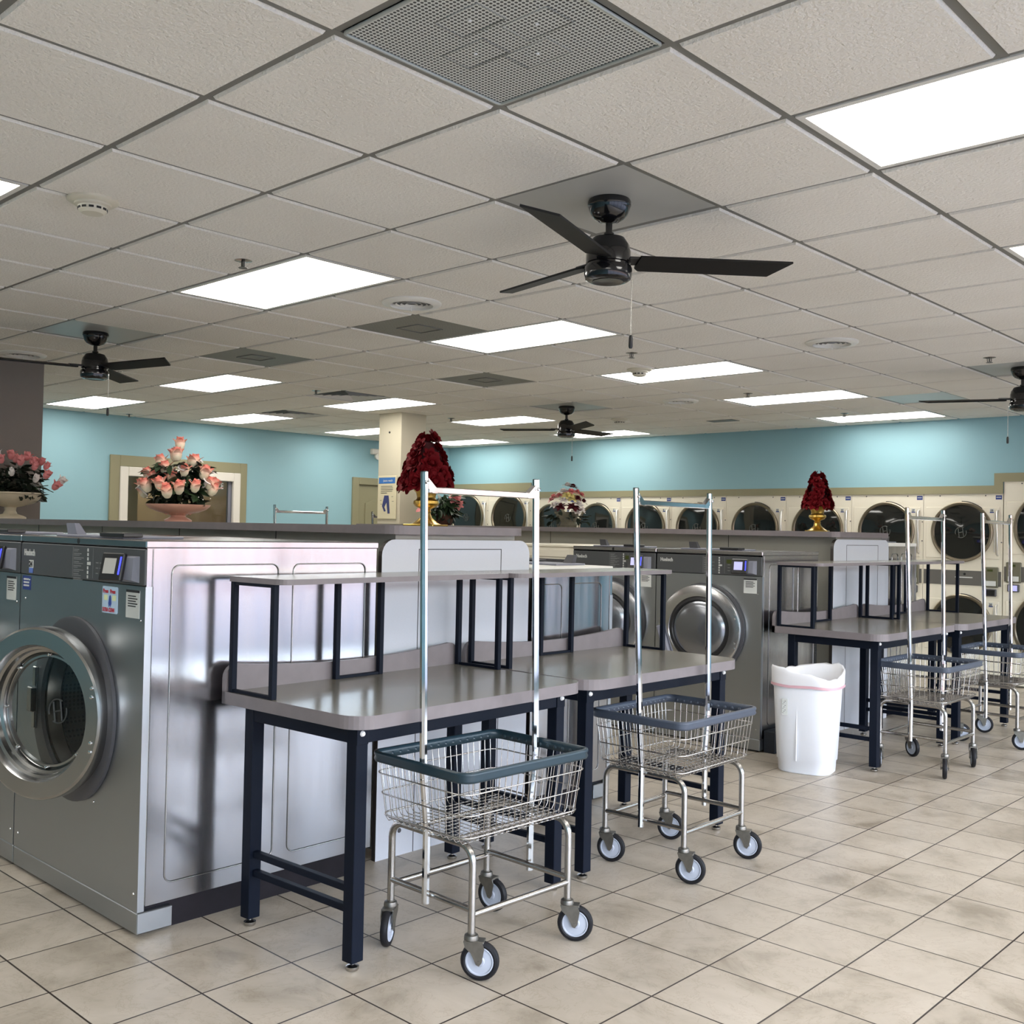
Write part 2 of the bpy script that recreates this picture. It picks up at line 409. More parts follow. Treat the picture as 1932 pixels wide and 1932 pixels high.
# window to the service room
mb=MB()
for (a,b_,c,d) in ((WY0-.22,WY0-.10,WZ0-.2,WZ1+.24),(WY1+.10,WY1+.20,WZ0-.2,WZ1+.24)): mb.bbox(XL,XL+.03,a,b_,c,d,.006)
mb.bbox(XL,XL+.03,WY0-.10,WY1+.10,WZ1+.11,WZ1+.24,.006); mb.bbox(XL,XL+.03,WY0-.10,WY1+.10,WZ0-.2,WZ0-.1,.006)
win=struct(mb.build('window_1',olive))
mb=MB()
mb.bbox(XL-.05,XL+.045,WY0-.10,WY0,WZ0-.1,WZ1+.11,.008); mb.bbox(XL-.05,XL+.045,WY1,WY1+.10,WZ0-.1,WZ1+.11,.008)
mb.bbox(XL-.05,XL+.045,WY0,WY1,WZ1,WZ1+.11,.008); mb.bbox(XL-.05,XL+.045,WY0,WY1,WZ0-.1,WZ0,.008)
mb.box(XL-.04,XL-.01,WY1-.045,WY1,WZ0,WZ1,1)
mb.build('window_frame',[creamw,greyP],win)
mb=MB(); mb.box(XL-.03,XL-.025,WY0,WY1-.045,WZ0,WZ1); mb.build('window_glass',glass,win)
text('service_lettering','SERVICE',.105,paperW,win,(XL-.018,5.235,1.905),(PI/2,0,PI/2),sx=.66,bold=True)
# service room behind the window
mb=MB()
mb.box(XL-2.2,XL-2.1,3.2,7.4,0,CZ,0); mb.box(XL-2.1,XL-.13,3.1,3.2,0,CZ,0); mb.box(XL-2.1,XL-.13,7.4,7.5,0,CZ,0)
mb.box(XL-2.2,XL-.13,3.1,7.5,CZ,CZ+.08,0); mb.box(XL-2.2,XL-.1,3.1,9.4,-.08,0,0); 
mb.box(XL-1.2,XL-1.1,4.2,4.9,0,CZ,0)
struct(mb.build('wall_service_room',[tan]))
a=thing('ceiling_light','white square lamp inside the room behind the service window','ceiling light',(XL-1.3,5.6,CZ))
mb=MB(); mb.box(-.3,.3,-.3,.3,-.03,0); mb.build('diffuser',mat('room_lamp',(.9,.9,.88),.5,emis=(1,.93,.8),estr=14.0),a)
# panelled door beside the column
mb=MB()
for (y0,y1,z0,z1) in ((DY0-.11,DY0,0,DZ1+.10),(DY1,DY1+.11,0,DZ1+.10),(DY0,DY1,DZ1,DZ1+.10)): mb.bbox(XL-.02,XL+.03,y0,y1,z0,z1,.006)
dr=struct(mb.build('door_1',olive))
mb=MB(); mb.box(XL-.05,XL-.01,DY0,DY1,0,DZ1)
pts=[]
y0,y1=DY0+.14,DY1-.14
arch=[(y0,1.15),(y1,1.15),(y1,1.80)]+[(y1-(y1-y0)*i/10,1.80+.07*math.sin(PI*i/10)) for i in range(1,10)]+[(y0,1.80)]
mb.prism(arch,XL-.01,XL+.002,axis='x'); mb.box(XL-.01,XL+.002,y0,y1,.2,1.0)
mb.build('door_leaf',olive,dr)
mb=MB(); mb.cyl((XL,DY0+.07,1.0),(XL+.06,DY0+.07,1.0),.012); mb.lathe([(0,.05),(.028,.055),(.03,.07),(.02,.085),(0,.088)],16,(XL,DY0+.07,1.0),axis='x'); mb.build('door_knob',chrome,dr)
# front wall (behind the camera's left) and storefront wall
mb=MB(); mb.box(XL-.1,XR+.1,YF-.12,YF,0,CZ+.1); struct(mb.build('wall_front',teal))
mb=MB(); ys=[-4.5,-2.6,-.7,1.2,3.1,5.0,6.9,8.8]; SILL=.10; HEAD=2.30
mb.box(XR,XR+.15,YF-.1,YB+.1,0,SILL); mb.box(XR,XR+.15,YF-.1,YB+.1,HEAD,CZ+.2)
mb.box(XR,XR+.15,YF-.1,ys[0],SILL,HEAD); mb.box(XR,XR+.15,ys[-1],YB+.1,SILL,HEAD)
struct(mb.build('wall_right',teal))
for i in range(7):
    m_=MB(); 
    m_.box(XR+.04,XR+.10,ys[i],ys[i]+.04,SILL,HEAD); m_.box(XR+.04,XR+.10,ys[i+1]-.04,ys[i+1],SILL,HEAD); m_.box(XR+.04,XR+.10,ys[i]+.04,ys[i+1]-.04,SILL,SILL+.05); m_.box(XR+.04,XR+.10,ys[i]+.04,ys[i+1]-.04,HEAD-.05,HEAD)
    w=struct(m_.build('window_%d'%(i+2),mat('aluminium_frame',(.12,.11,.10),.4,.8)))
# roof slab and outside ground
mb=MB(); mb.box(XL-2.4,XR+1.6,YF-.4,YB+1.2,CZ+.32,CZ+.5); struct(mb.build('roof',slab))
mb=MB(); mb.box(XR+.12,80,-50,60,-.12,-.06); struct(mb.build('ground',mat('parking_asphalt',lin((128,128,132)),.9,noise=.1,nscale=2)))
mb=MB(); mb.box(30,30.3,-50,60,-.1,1.5); mb.box(30.3,44,-50,60,-.1,4.5); struct(mb.build('wall_for_reflection',mat('reflected_pink',lin((226,184,166)),.9)))  # unseen pink wall and block, added to tint reflections in the steel

# ------------------------------------------------------------------ columns
mb=MB(); mb.box(-.4,0,0,.4,1.466,CZ+.004,0); c1=struct(mb.build('column',[colG],loc=(-5.55,1.44,0)))
mb=MB(); mb.bbox(-.37,0,0,.36,1.495,CZ+.004,.004); c2=struct(mb.build('column',[colM],loc=(-5.73,5.70,0)))
mb=MB(); mb.cyl((-.19,-.004,2.49),(-.19,.001,2.49),.012,12); mb.build('drilled_hole',black,c2)
ps=thing('wall_poster','blue-headed laundry poster with a picture of jeans on the pale column','poster',(-5.93,5.695,1.55))
mb=MB(); mb.bbox(-.155,.155,-.008,.0,0,.47,.004); mb.build('poster_sheet',mat('poster_paper',lin((214,204,172)),.5),ps)
mb=MB(); mb.box(-.135,.135,-.010,-.008,.385,.45); mb.build('poster_header',mat('poster_blue',lin((50,110,180)),.5),ps)
text('header_lettering','jeans wash',.036,paperW,ps,(-.06,-.011,.405))
mb=MB()
for i,w in enumerate((.19,.2,.2,.19,.1)): mb=MB(); mb.box(-.10,-.10+w,-.0095,-.008,.352-i*.018,.357-i*.018); mb.build('text_line',inkD,ps)
for (x,z) in ((-.11,.2),(-.1,.16),(.08,.24),(.09,.19)): mb=MB(); mb.box(x,x+.025,-.0095,-.008,z,z+.004); mb.build('caption',inkD,ps)
mb=MB()
mb.prism([(-.04,.255),(.03,.255),(.04,.2),(.055,.06),(.02,.058),(-.002,.18),(-.035,.13),(-.01,.085),(-.04,.08),(-.075,.14)],-.0096,-.008,axis='y')
mb.build('jeans_picture',mat('jeans_blue',lin((52,60,110)),.6),ps)
ex=thing('emergency_light','white twin-head emergency light high on the teal left wall','emergency light',(XL-.003,7.98,2.50))
mb=MB(); mb.bbox(0,.07,-.16,.16,0,.08,.01); mb.build('housing',creamw,ex)
for s in (-1,1):
    mb=MB(); mb.lathe([(0,0),(.035,.0),(.05,.05),(.048,.055),(0,.05)],16,(.06,s*.09,-.03),axis='x'); mb.build('lamp_head',creamw,ex)

# ------------------------------------------------------------------ ceiling fittings
def make_light(label):
    t=thing('ceiling_light',label,'ceiling light',(0,0,CZ))
    mb=MB()
    L,W=2*T-.03,T-.03; f=.022
    mb.box(-L/2,L/2,-W/2,-W/2+f,-.004,.03); mb.box(-L/2,L/2,W/2-f,W/2,-.004,.03); mb.box(-L/2,-L/2+f,-W/2+f,W/2-f,-.004,.03); mb.box(L/2-f,L/2,-W/2+f,W/2-f,-.004,.03)
    mb.box(-L/2,L/2,-W/2,W/2,.06,.09)
    mb.build('frame',whiteM,t)
    mb=MB(); mb.box(-L/2+f,L/2-f,-W/2+f,W/2-f,-.0025,.012); mb.build('diffuser',diffM,t)
    return t
LL={(-4,2):'long lit ceiling panel right of the sprinkler head near the left foreground fan',
(-4,5):'long lit ceiling panel beside the dark square return panel at centre',
(-4,8):'lit ceiling panel with a smoke detector in front of it, right of centre',
(-4,11):'long narrow lit ceiling panel next to the flat grey tile on the right',
(-4,14):'thinnest lit ceiling panel nearest the dryer wall on the right',
(-10,5):'lit ceiling panel below the small grey panel beside the left fan',
(-10,8):'lit ceiling panel just above the pale column',
(-10,11):'lit ceiling panel left of the small far fan',
(-10,14):'lit ceiling panel partly behind the blades of the small far fan',
(-14,5):'lit ceiling panel at the top of the teal wall behind the left fan chain',
(-14,8):'narrow lit ceiling panel above the left teal wall beside a square vent',
(-14,11):'lit ceiling panel cut off by the left side of the pale column',
(-14,14):'lit ceiling panel just right of the tall red rose arrangement',
(2,2):'largest lit ceiling panel at the upper right of the picture',
(2,5):'corner of a lit ceiling panel at the right edge of the picture',
(-4,-1):'corner of a lit ceiling panel at the left edge of the picture'}
first=None
for (u,v) in LIGHTS:
    lb=LL.get((u,v),'long lit ceiling panel outside the picture, added for even lighting')  # panels out of view continue the pattern, added to even the lighting
    loc=((u+1)*T,(v+.5)*T,CZ)
    if first is None: first=make_light(lb); first.location=loc
    else: dup(first,loc,0,lb)
for o in bpy.data.objects:
    if o.name.startswith('ceiling_light') and o.get('label','').startswith('long lit') or (o.name.startswith('ceiling_light') and 'service' not in o.get('label','service')): o['group']='lit ceiling panels'

# perforated return grille
def tcen(u,v): return ((u+.5)*T,(v+.5)*T)
x,y=tcen(1,0)
t=thing('ceiling_vent','large perforated metal return grille at the top of the picture','vent',(x,y,CZ))
h=T/2-.014
mb=MB(); mb.box(-h+.008,h-.008,-h+.008,h-.008,-.002,.004); mb.build('perforated_face',perf,t)
mb=MB(); mb.tube([(p[0],p[1],-.004) for p in rrect(-h+.004,h-.004,-h+.004,h-.004,.012,4)],.005,8,closed=True); mb.build('frame',mat('grille_edge',lin((176,180,176)),.35,.3),t)
mb=MB()
for (a,b_) in ((-.115,.015),(.115,.0),(0,-.12),(.01,.12)): mb.lathe([(0,-.005),(.004,-.0045),(.005,-.002)],10,(a,b_,0))
mb.build('screw',capW,t)
perfD=holes_mat('perforated_dark',lin((150,150,142)),lin((50,50,48)),82,.5)
mb=MB()
for (a,b_) in ((-.115,.015),(.115,0),(0,-.12),(.01,.12)):
    mb.tube([(a-.075,b_-.05,-.0025),(a+.075,b_-.05,-.0025),(a+.075,b_+.05,-.0025),(a-.075,b_+.05,-.0025)],.0022,4,closed=True)
mb.build('backing_plate',mat('plate_edge',lin((150,152,148)),.5),t)
GL={(-7,4):'grey return panel in the ceiling right of the left fan',(-4,4):'dark grey square panel between the round diffuser and a lit panel',(-6,7):'grey square ceiling panel above the pale column, left of the smoke detector',(-2,12):'flat grey ceiling panel at the tip of the right-hand fan blade'}
for k in GREY:
    x,y=tcen(*k); t=thing('return_panel',GL[k],'ceiling panel',(x,y,CZ),group='grey return panels in the ceiling')
    mb=MB(); mb.box(-h,h,-h,h,0,.006); mb.build('panel_face',perfD if k!=(-2,12) else fanpl,t)
    mb=MB(); mb.tube([(-.1,-.1,-.001),(.1,-.1,-.001),(.1,.1,-.001),(-.1,.1,-.001)],.006,4,closed=True); 
    if k!=(-2,12): mb.build('inner_frame',cgrey,t)
SL={(-9,7):'white square louvred vent left of the lit panel over the column',(-12,8):'white square louvred vent beside the lit panel near the left wall'}
for k in SQV:
    x,y=tcen(*k); t=thing('ceiling_vent',SL[k],'vent',(x,y,CZ),group='square louvred ceiling vents')
    mb=MB(); mb.box(-h,h,-h,h,.016,.02); mb.build('shade_backing',black,t)  # black sheet paints the shade behind the louvre gaps
    mb=MB()
    for i,a in enumerate((h,.235,.18,.125,.07)):
        b_=a-.014
        for (p,q,r_) in ((a,b_,0),): 
            vs=[(-a,-a,-.002),(a,-a,-.002),(a,a,-.002),(-a,a,-.002),(-b_,-b_,.012),(b_,-b_,.012),(b_,b_,.012),(-b_,b_,.012)]
            mb.add(vs,[(0,4,5,1),(1,5,6,2),(2,6,7,3),(3,7,4,0),(0,1,5,4),(1,2,6,5),(2,3,7,6),(3,0,4,7)],0)
    mb.build('louvres',whiteM,t)
def round_vent(x,y,r,label):
    t=thing('round_vent',label,'vent',(x,y,CZ-.008),group='round ceiling diffusers')
    mb=MB(); mb.lathe([(r,0),(r,-.006),(r*.93,-.014),(r*.72,-.018),(r*.66,.0),(r*.66,.003)],36,); mb.build('outer_ring',whiteM,t)
    mb=MB(); mb.lathe([(0,-.0005),(r*.66,-.0005)],32); mb.build('throat_shade',black,t)  # flat black disc stands in for the shade inside the diffuser
    for k in range(1,4):
        q=r*.66*k/4
        mb=MB(); mb.lathe([(q,-.006),(q+r*.045,-.013),(q+r*.055,-.0125),(q+.01*r,-.006)],28); mb.build('cone_ring',greyP if 0 else whiteM,t)
    mb=MB(); mb.cyl((0,0,-.02),(0,0,-.05),.003,6); mb.build('damper_stem',whiteM,t)
    return t
round_vent(-2.6*T,3.6*T,.165,'round white diffuser right of the nearest lit panel')
round_vent(-.5*T,7.6*T,.165,'round white diffuser on the right below the big fan blade')
round_vent(-4.5*T,10.75*T,.165,'small round diffuser above the far dryers, right of the far fan')
round_vent(-8.6*T,2.55*T,.165,'round diffuser above the grey column at the left edge')
t=thing('shaded_diffuser','small round diffuser low on the far ceiling right of centre, shading drawn as a dark plate','vent',(-5.45*T,13.5*T,CZ-.009))
mb=MB(); mb.box(-.16,.16,-.08,.08,-.004,0); mb.build('shade_plate',cgrey,t)  # flat grey plate paints the shading of a small round diffuser
def smoke(x,y,label):
    t=thing('smoke_detector',label,'smoke detector',(x,y,CZ-.008),group='smoke detectors')
    mb=MB(); mb.lathe([(0,0),(.095,0),(.095,-.008),(.085,-.014),(.06,-.018)],32); mb.build('mounting_plate',mat('detector_cream',lin((214,208,190)),.4),t)
    mb=MB(); mb.lathe([(.068,-.012),(.068,-.024),(.055,-.028),(.052,-.045),(.04,-.054),(0,-.055)],32); mb.build('sensor_head',MATS['detector_cream'],t)
    mb=MB()
    for k in range(12):
        a=2*PI*k/12; mb.M=Matrix.Rotation(a,4,'Z'); mb.box(.049,.0545,-.009,.009,-.042,-.034)
    mb.build('sensor_slots',black,t)
smoke(-1.96*T,.35*T,'cream smoke detector at upper left above the grey column')
smoke(-3.2*T,7.9*T,'smoke detector in front of the lit panel right of centre')
smoke(-6.85*T,12.3*T,'small smoke detector beside the far fan')
def sprinkler(x,y,label):
    t=thing('ceiling_sprinkler',label,'sprinkler',(x,y,CZ-.005),group='ceiling sprinkler heads')
    mb=MB(); mb.lathe([(0,0),(.04,0),(.042,-.003),(.02,-.008),(0,-.008)],24); mb.build('escutcheon',chromeD,t)
    mb=MB(); mb.tube([(.014,0,-.004),(.013,0,-.028),(.004,0,-.036)],.003,6); mb.tube([(-.014,0,-.004),(-.013,0,-.028),(-.004,0,-.036)],.003,6); mb.lathe([(0,-.034),(.022,-.036),(.022,-.038),(0,-.037)],16); mb.lathe([(0,-.0),(.006,-.004),(.005,-.03),(0,-.034)],10); mb.build('deflector',forkM,t)
for (u,v,l) in ((-2.52,1.8,'sprinkler head above the nearest lit panel at left'),(-2.58,6.9,'sprinkler head below the pull chain of the big fan'),(-8.35,6.75,'sprinkler head left of the square vent'),(-9.4,10.55,'sprinkler head just right of the column top'),(.45,9.5,'sprinkler head beside the right-hand fan panel'),(-3.25,10.6,'sprinkler head left of the long narrow lit panel at right'),(-3.2,13.6,'sprinkler head above the thinnest lit panel'),(-14.15,6.7,'sprinkler head where ceiling meets the left teal wall')):
    sprinkler(u*T,v*T,l)

# ------------------------------------------------------------------ fans
def make_fan(label):
    t=thing('ceiling_fan',label,'ceiling fan',(0,0,CZ),group='black three-blade ceiling fans')
    mb=MB(); mb.lathe([(0,.0),(.078,0),(.082,-.008),(.082,-.022),(.079,-.026),(.078,-.032),(.070,-.055),(.055,-.072),(.042,-.078),(.038,-.076),(.028,-.084),(0,-.09)],36); mb.build('canopy',blackG,t)
    mb=MB(); mb.lathe([(.013,-.07),(.013,-.135)],16); mb.lathe([(.02,-.125),(.02,-.14)],16); mb.build('downrod',blackG,t)
    mb=MB(); mb.lathe([(0,-.135),(.03,-.135),(.060,-.145),(.078,-.172),(.082,-.19),(.084,-.195),(.084,-.215),(.0845,-.222),(.0845,-.240),(.079,-.243),(.079,-.250),(.087,-.253),(.090,-.262),(.090,-.285),(.086,-.300),(.072,-.308),(0,-.308)],40); mb.build('motor_housing',blackG,t)
    mb=MB(); mb.lathe([(.060,-.3085),(.060,-.311),(.055,-.311),(.05,-.309),(0,-.309)],32); mb.build('bottom_plate',mat('fan_bottom',(.03,.026,.02),.25),t)
    for k in range(3):
        a=k*2*PI/3
        mb=MB()
        # blade in local x direction, pitched
        mb.M=Matrix.Rotation(a,4,'Z')@Matrix.Translation((0,0,-.232))@Matrix.Rotation(math.radians(-13),4,'X')
        outl=[(.115,-.045),(.135,-.058),(.66,-.052),(.70,.055),(.13,.060),(.11,.045)]
        outl=[(.115,-.05),(.70,-.060),(.635,.055),(.125,.060),(.108,.04)]
        mb.prism(outl,-.004,.004)
        mb.build('blade',bladeM,t)
        mb=MB(); mb.M=Matrix.Rotation(a,4,'Z')@Matrix.Translation((0,0,-.232))@Matrix.Rotation(math.radians(-13),4,'X')
        mb.bbox(.07,.16,-.03,.03,.003,.012,.003); mb.build('blade_bracket',black,t)
    mb=MB(); mb.cyl((.098,.03,-.29),(.098,.03,-.505),.0018,6); mb.build('pull_chain',chromeD,t)
    mb=MB(); mb.lathe([(0,-.50),(.006,-.503),(.0085,-.515),(.0085,-.545),(.006,-.552),(0,-.553)],12,(.098,.03,0)); mb.build('chain_weight',black,t)
    return t
fan=make_fan('largest black fan with three blades, hanging upper right of centre')
fan.location=(.325,1.505,CZ); fan.rotation_euler=(0,0,math.radians(49))
dup(fan,(-3.98,1.524,CZ),math.radians(15),'black fan hanging at left in front of the teal wall')
dup(fan,(-3.975,6.36,CZ),math.radians(90-120),'smallest black fan far back beside the red roses')
dup(fan,(.305,6.40,CZ),math.radians(82+120),'black fan cut by the right edge of the picture')
FL={(0,2):'smooth grey square panel that holds the largest fan',(-7,2):'smooth grey square panel that holds the left fan',(-7,10):'smooth grey square panel that holds the far fan',(0,10):'smooth grey square panel that holds the fan at right edge'}
for k in FANS:
    x,y=tcen(*k); mb=MB(); mb.box(-h,h,-h,h,0,.01); tag(mb.build('fan_mount_panel',fanpl,loc=(x,y,CZ)),FL[k],'ceiling panel','fan mounting panels')

# ------------------------------------------------------------------ washers
embd=mat('frosted_emblem',(.085,.09,.082),.5)
def hlogo(s,m_,parent,loc,rot=(0,0,0)):
    """rounded H in a broken ring"""
    mb=MB()
    def arc(c,r,a0,a1,n=10): return [(c[0]+r*math.cos(a0+(a1-a0)*i/n),0,c[1]+r*math.sin(a0+(a1-a0)*i/n)) for i in range(n+1)]
    R=s
    mb.tube(arc((0,0),R,math.radians(60),math.radians(200)),s*.07,5)
    mb.tube(arc((0,0),R,math.radians(-120),math.radians(20)),s*.07,5)
    mb.tube([(-.5*s,0,.75*s),(-.28*s,0,-.9*s)][::1],s*.08,5); mb.tube([(.28*s,0,.9*s),(.5*s,0,-.75*s)][::1],s*.08,5)
    mb.tube([(-.38*s,0,-.08*s),(.4*s,0,.12*s)],s*.08,5)
    return mb.build('glass_emblem',m_,parent,loc,rot)
emb=mat('etched_emblem',(.03,.034,.034),.5)

def make_washer(name,label,w,d,h,pz0,pz1,dcx,dcz,R,style='A',number=None,open_deg=0,stickers=True,cat='washing machine',side='R'):
    t=thing(name,label,cat)
    k0=.089
    rh=R*.82
    # cabinet: sides, back, top lid
    mb=MB()
    mb.box(-w+.002,-.002,.004,d,.105,h-.028,0,skip=('f',))
    mb.box(-w+.002,-.002,.004,.03,.105,pz0,0,skip=('f','k'))
    mb.build('cabinet',steelS,t)
    mb=MB(); mb.box(-w+.03,-.03,.03,d-.03,.0,.108); mb.build('base_frame',rusty,t)
    mb=MB(); mb.bbox(-w,0,-.002,d+.01,h-.028,h,.004); mb.build('top_cap',steelS if style!='D' else whiteM,t)
    mb=MB(); mb.holed(-w,0,k0,pz0,dcx,dcz,rh,0); mb.box(-w,0,0,.025,k0,pz0,0,skip=('f','k'))
    mb.build('front_panel',steelF,t)
    mb=MB(); mb.bbox(-w,0,0,.135,.012,k0-.003,.003); mb.build('kick_plate',steelF,t)
    mb=MB(); mb.bbox(-w+.004,-.004,-.004,.03,pz0+.003,pz1-.003,.003); cp=mb.build('control_panel',panelG,t)
    # embossed side rectangles on both sides
    for sxn,xx in ((1,0.0),(-1,-w)):
        mb=MB()
        L1=d*.5-.03
        for (a,b_) in ((.10,.10+L1-.04),(.10+L1+.03,d-.06)):
            pts=rrect(a,b_,.17,h-.088,.03,5)
            mb.tube([(xx,p[0],p[1]) for p in pts],.0028,5,closed=True)
        mb.tube([(xx-.001*sxn,.026,.11),(xx-.001*sxn,.026,h-.03)],.0022,4)
        mb.build('side_embossing',[linec if 0 else steelR],t)
    # drum
    mb=MB(); mb.lathe([(rh*.93,.055),(rh*.99,.07),(rh*.99,.55),(0,.56)],48,(dcx,0,dcz),axis='y'); mb.build('drum',drumM,t)
    mb=MB(); mb.lathe([(rh+.0,.0),(rh,.03),(rh*.93,.056),(rh*.90,.05),(rh*.93,.0)],48,(dcx,0,dcz),axis='y'); mb.build('drum_gasket',steelR,t)
    for s in (-1,1):
        pass
    # housing collar behind door
    mb=MB(); RR=R*(1.09 if style=='A' else 1.04)
    mb.lathe([(rh,-.002),(rh,-.018),(RR*.97,-.018),(RR,-.014),(RR,-.001)],56,(dcx,0,dcz),axis='y'); mb.build('door_collar',greyD,t)
    # door : local origin on the hinge
    hx=dcx+R*.98
    loc=(hx,-.034,dcz)
    door=None
    cx=-R*.98
    if style in('A','D'):
        prof=[(R*.90,.03),(R,.028),(R,.0),(R*.99,-.016),(R*.965,-.022),(R*.79,-.022),(R*.775,-.014),(R*.76,.004),(R*.73,.010),(R*.72,.028),(R*.69,.034),(R*.68,.05),(R*.665,.054),(R*.655,.045),(R*.63,.045),(R*.62,.056)]
        gy=.058; gr=R*.635
    else:
        prof=[(R*.90,.03),(R,.028),(R,.0),(R*.99,-.014),(R*.96,-.018),(R*.74,-.020),(R*.725,-.014),(R*.715,.0)]
        gy=-.006; gr=R*.64
    mb=MB(); mb.lathe(prof,72,(cx,0,0),axis='y')
    door=mb.build('door',steelR if style!='B' else mat('bright_door_steel',(.62,.62,.63),.2,1),t,loc,(0,0,math.radians(open_deg)))
    if style in ('A','D'):
        mb=MB()
        for k in range(8):
            a=k*PI/4+PI/2; mb.lathe([(0,-.012),(.006,-.009),(.007,.0)],10,(cx+R*.66*math.cos(a),.046,R*.66*math.sin(a)),axis='y')
        mb.build('bolt',chrome,door)
        mb=MB(); mb.lathe([(0,gy),(gr,gy)],48,(cx,0,0),axis='y'); mb.build('glass',glass,door)
        hlogo(R*.14,emb,door,(cx+R*.12,gy-.004,0))
        mb=MB(); mb.lathe([(R*.9,.03),(R*.72,.05),(R*.66,.058)],48,(cx,0,0),axis='y'); mb.build('door_back',greyD,door)
    else:
        mb=MB(); mb.lathe([(R*.72,.004),(R*.72,-.012),(R*.66,-.016),(R*.63,-.004)],56,(cx,0,0),axis='y'); mb.build('rubber_gasket',black,door)
        mb=MB(); mb.lathe([(R*.64,-.004),(R*.60,-.014),(R*.5,-.024),(R*.3,-.034),(0,-.038)],48,(cx,0,0),axis='y'); mb.build('glass',mat('smoked_bowl_glass',(.24,.25,.27),.2,.85),door)
        mb=MB(); mb.M=Matrix.Translation((cx-R*.84,-.02,-R*.28))@Matrix.Rotation(math.radians(-18),4,'Y'); mb.bbox(-.025,.025,-.03,0,-.14,.10,.008); mb.build('door_handle',greyP,door)
    mb=MB()
    for zz in (-.115,-.083,.083,.115): mb.lathe([(0,-.0285),(.006,-.0275),(.008,-.022)],10,(cx+R*.87,0,zz),axis='y')
    mb.build('hinge_screw',chrome,door)
    # latch block seen through the door
    if style=='A':
        mb=MB(); mb.bbox(dcx-R*1.0,dcx-R*.90,-.03,-.016,dcz-.12,dcz+.13,.004); mb.bbox(dcx-R*1.0,dcx-R*.86,-.05,-.028,dcz-.05,dcz+.05,.004); mb.build('door_latch',steelR,t)
    # control legends
    y=-.0045; ph=pz1-pz0
    text('brand_lettering','Huebsch',.036,inkL,t,(-w+.035,y,pz1-.055),sx=.85,bold=True)
    lx=-w*.53; 
    mb=MB()
    for i in range(8):
        z=pz1-.020-i*ph*.115
        mb.box(lx,lx+.045+.02*((i*7)%3),y,-.004,z,z+.0028); mb.box(lx,lx+.035+.015*((i*5)%4),y,-.004,z-.006,z-.0035)
    mb.box(lx-.008,lx-.0065,y,-.004,pz0+.012,pz1-.01); mb.box(lx+.165,lx+.1665,y,-.004,pz0+.012,pz1-.01)
    mb.build('control_legend',inkM,t); mb=MB()
    for i in range(3):
        for j in range(4): mb.box(lx+.19+j*.03,lx+.21+j*.03,y,-.004,pz0+.03+i*.02,pz0+.034+i*.02)
    mb.build('keypad_legend',inkM,t)
    mb=MB()
    for i in range(7): mb.box(lx+.118,lx+.128+(.018 if i==3 else 0),y-.0005,-.004,pz1-.024-i*ph*.125,pz1-.012-i*ph*.125)
    mb.build('cycle_icons',inkL,t)
    mb=MB(); mb.box(lx+.26,lx+.29,y-.001,-.004,pz0+.022,pz0+.034)
    if style!='A' : mb.box(lx+.33,lx+.36,y-.001,-.004,pz0+.022,pz0+.034)
    mb.build('start_key',greenK,t)
    mb=MB(); mb.box(-.275,-.225,y-.001,-.004,pz1-.055,pz1-.028); mb.build('display',lcd,t)
    # hole in the top strip
    mb=MB(); mb.lathe([(0,-.003),(.010,-.003),(.012,-.001)],16,(-w*.5,0,h-.014),axis='y'); mb.build('lock',black,t)
    # payment terminal
    mb=MB(); 
    xs=-.205
    vs=[(xs+.03,-.004,pz0+.012),(-.04,-.004,pz0+.012),(-.04,-.004,pz1-.03),(xs+.03,-.004,pz1-.03),(xs+.02,-.055,pz0+.03),(-.062,-.022,pz0+.02),(-.06,-.018,pz1-.035),(xs+.035,-.040,pz1-.034)]
    mb.add(vs,[(3,2,1,0),(4,5,6,7),(0,1,5,4),(1,2,6,5),(2,3,7,6),(3,0,4,7)])
    pt=mb.build('payment_terminal',greyP,t)
    mb=MB(); mb.M=Matrix.Translation((xs+.060,-.052,(pz0+pz1)/2))@Matrix.Rotation(math.radians(16),4,'Z')@Matrix.Rotation(math.radians(-12),4,'X')
    mb.bbox(-.055,.055,-.008,.010,-.052,.048,.004); mb.build('terminal_bezel',black,pt)
    Mx=mb.M
    mb=MB(); mb.M=Mx; mb.box(-.036,.022,-.0095,-.0078,-.028,.028); mb.build('screen',scrW if style=='A' else scrB,pt)
    mb=MB(); mb.M=Mx; mb.box(.040,.046,-.0098,-.0078,-.030,.034); mb.build('status_light',blueL,pt)
    # stickers
    if stickers:
        mb=MB(); mb.box(-.14,-.04,-.0012,0,pz0-.115,pz0-.015,0)
        for i in range(6): mb.box(-.125,-.055-.012*(i%2),-.0018,-.001,pz0-.022-.009*i-(0 if i<1 else .008),pz0-.018-.009*i-(0 if i<1 else .008),1)
        mb.box(-.14,-.04,-.0016,-.001,pz0-.024,pz0-.015,1)
        mb.build('instruction_sticker',[paperW,inkD],t)
    mb=MB()
    for (a,b_) in ((-w+.09,pz0-.022),(-w+.05,pz0-.10),(-.03,pz0-.12),(-.03,k0+.06),(-w+.04,k0+.06),(-w*.33,k0+.32)): mb.lathe([(0,-.003),(.004,-.0025),(.005,0)],8,(a,0,b_),axis='y')
    mb.build('panel_screw',chrome,t)
    # soap dispenser lid on top
    mb=MB(); mb.bbox(-w*.80,-w*.26,.05,.30,h,h+.010,.003); lid=mb.build('dispenser_lid',greyP,t)
    mb=MB(); mb.bbox(-w*.42,-w*.24,.04,.12,h+.006,h+.022,.003); mb.build('lid_hinge',black,lid)
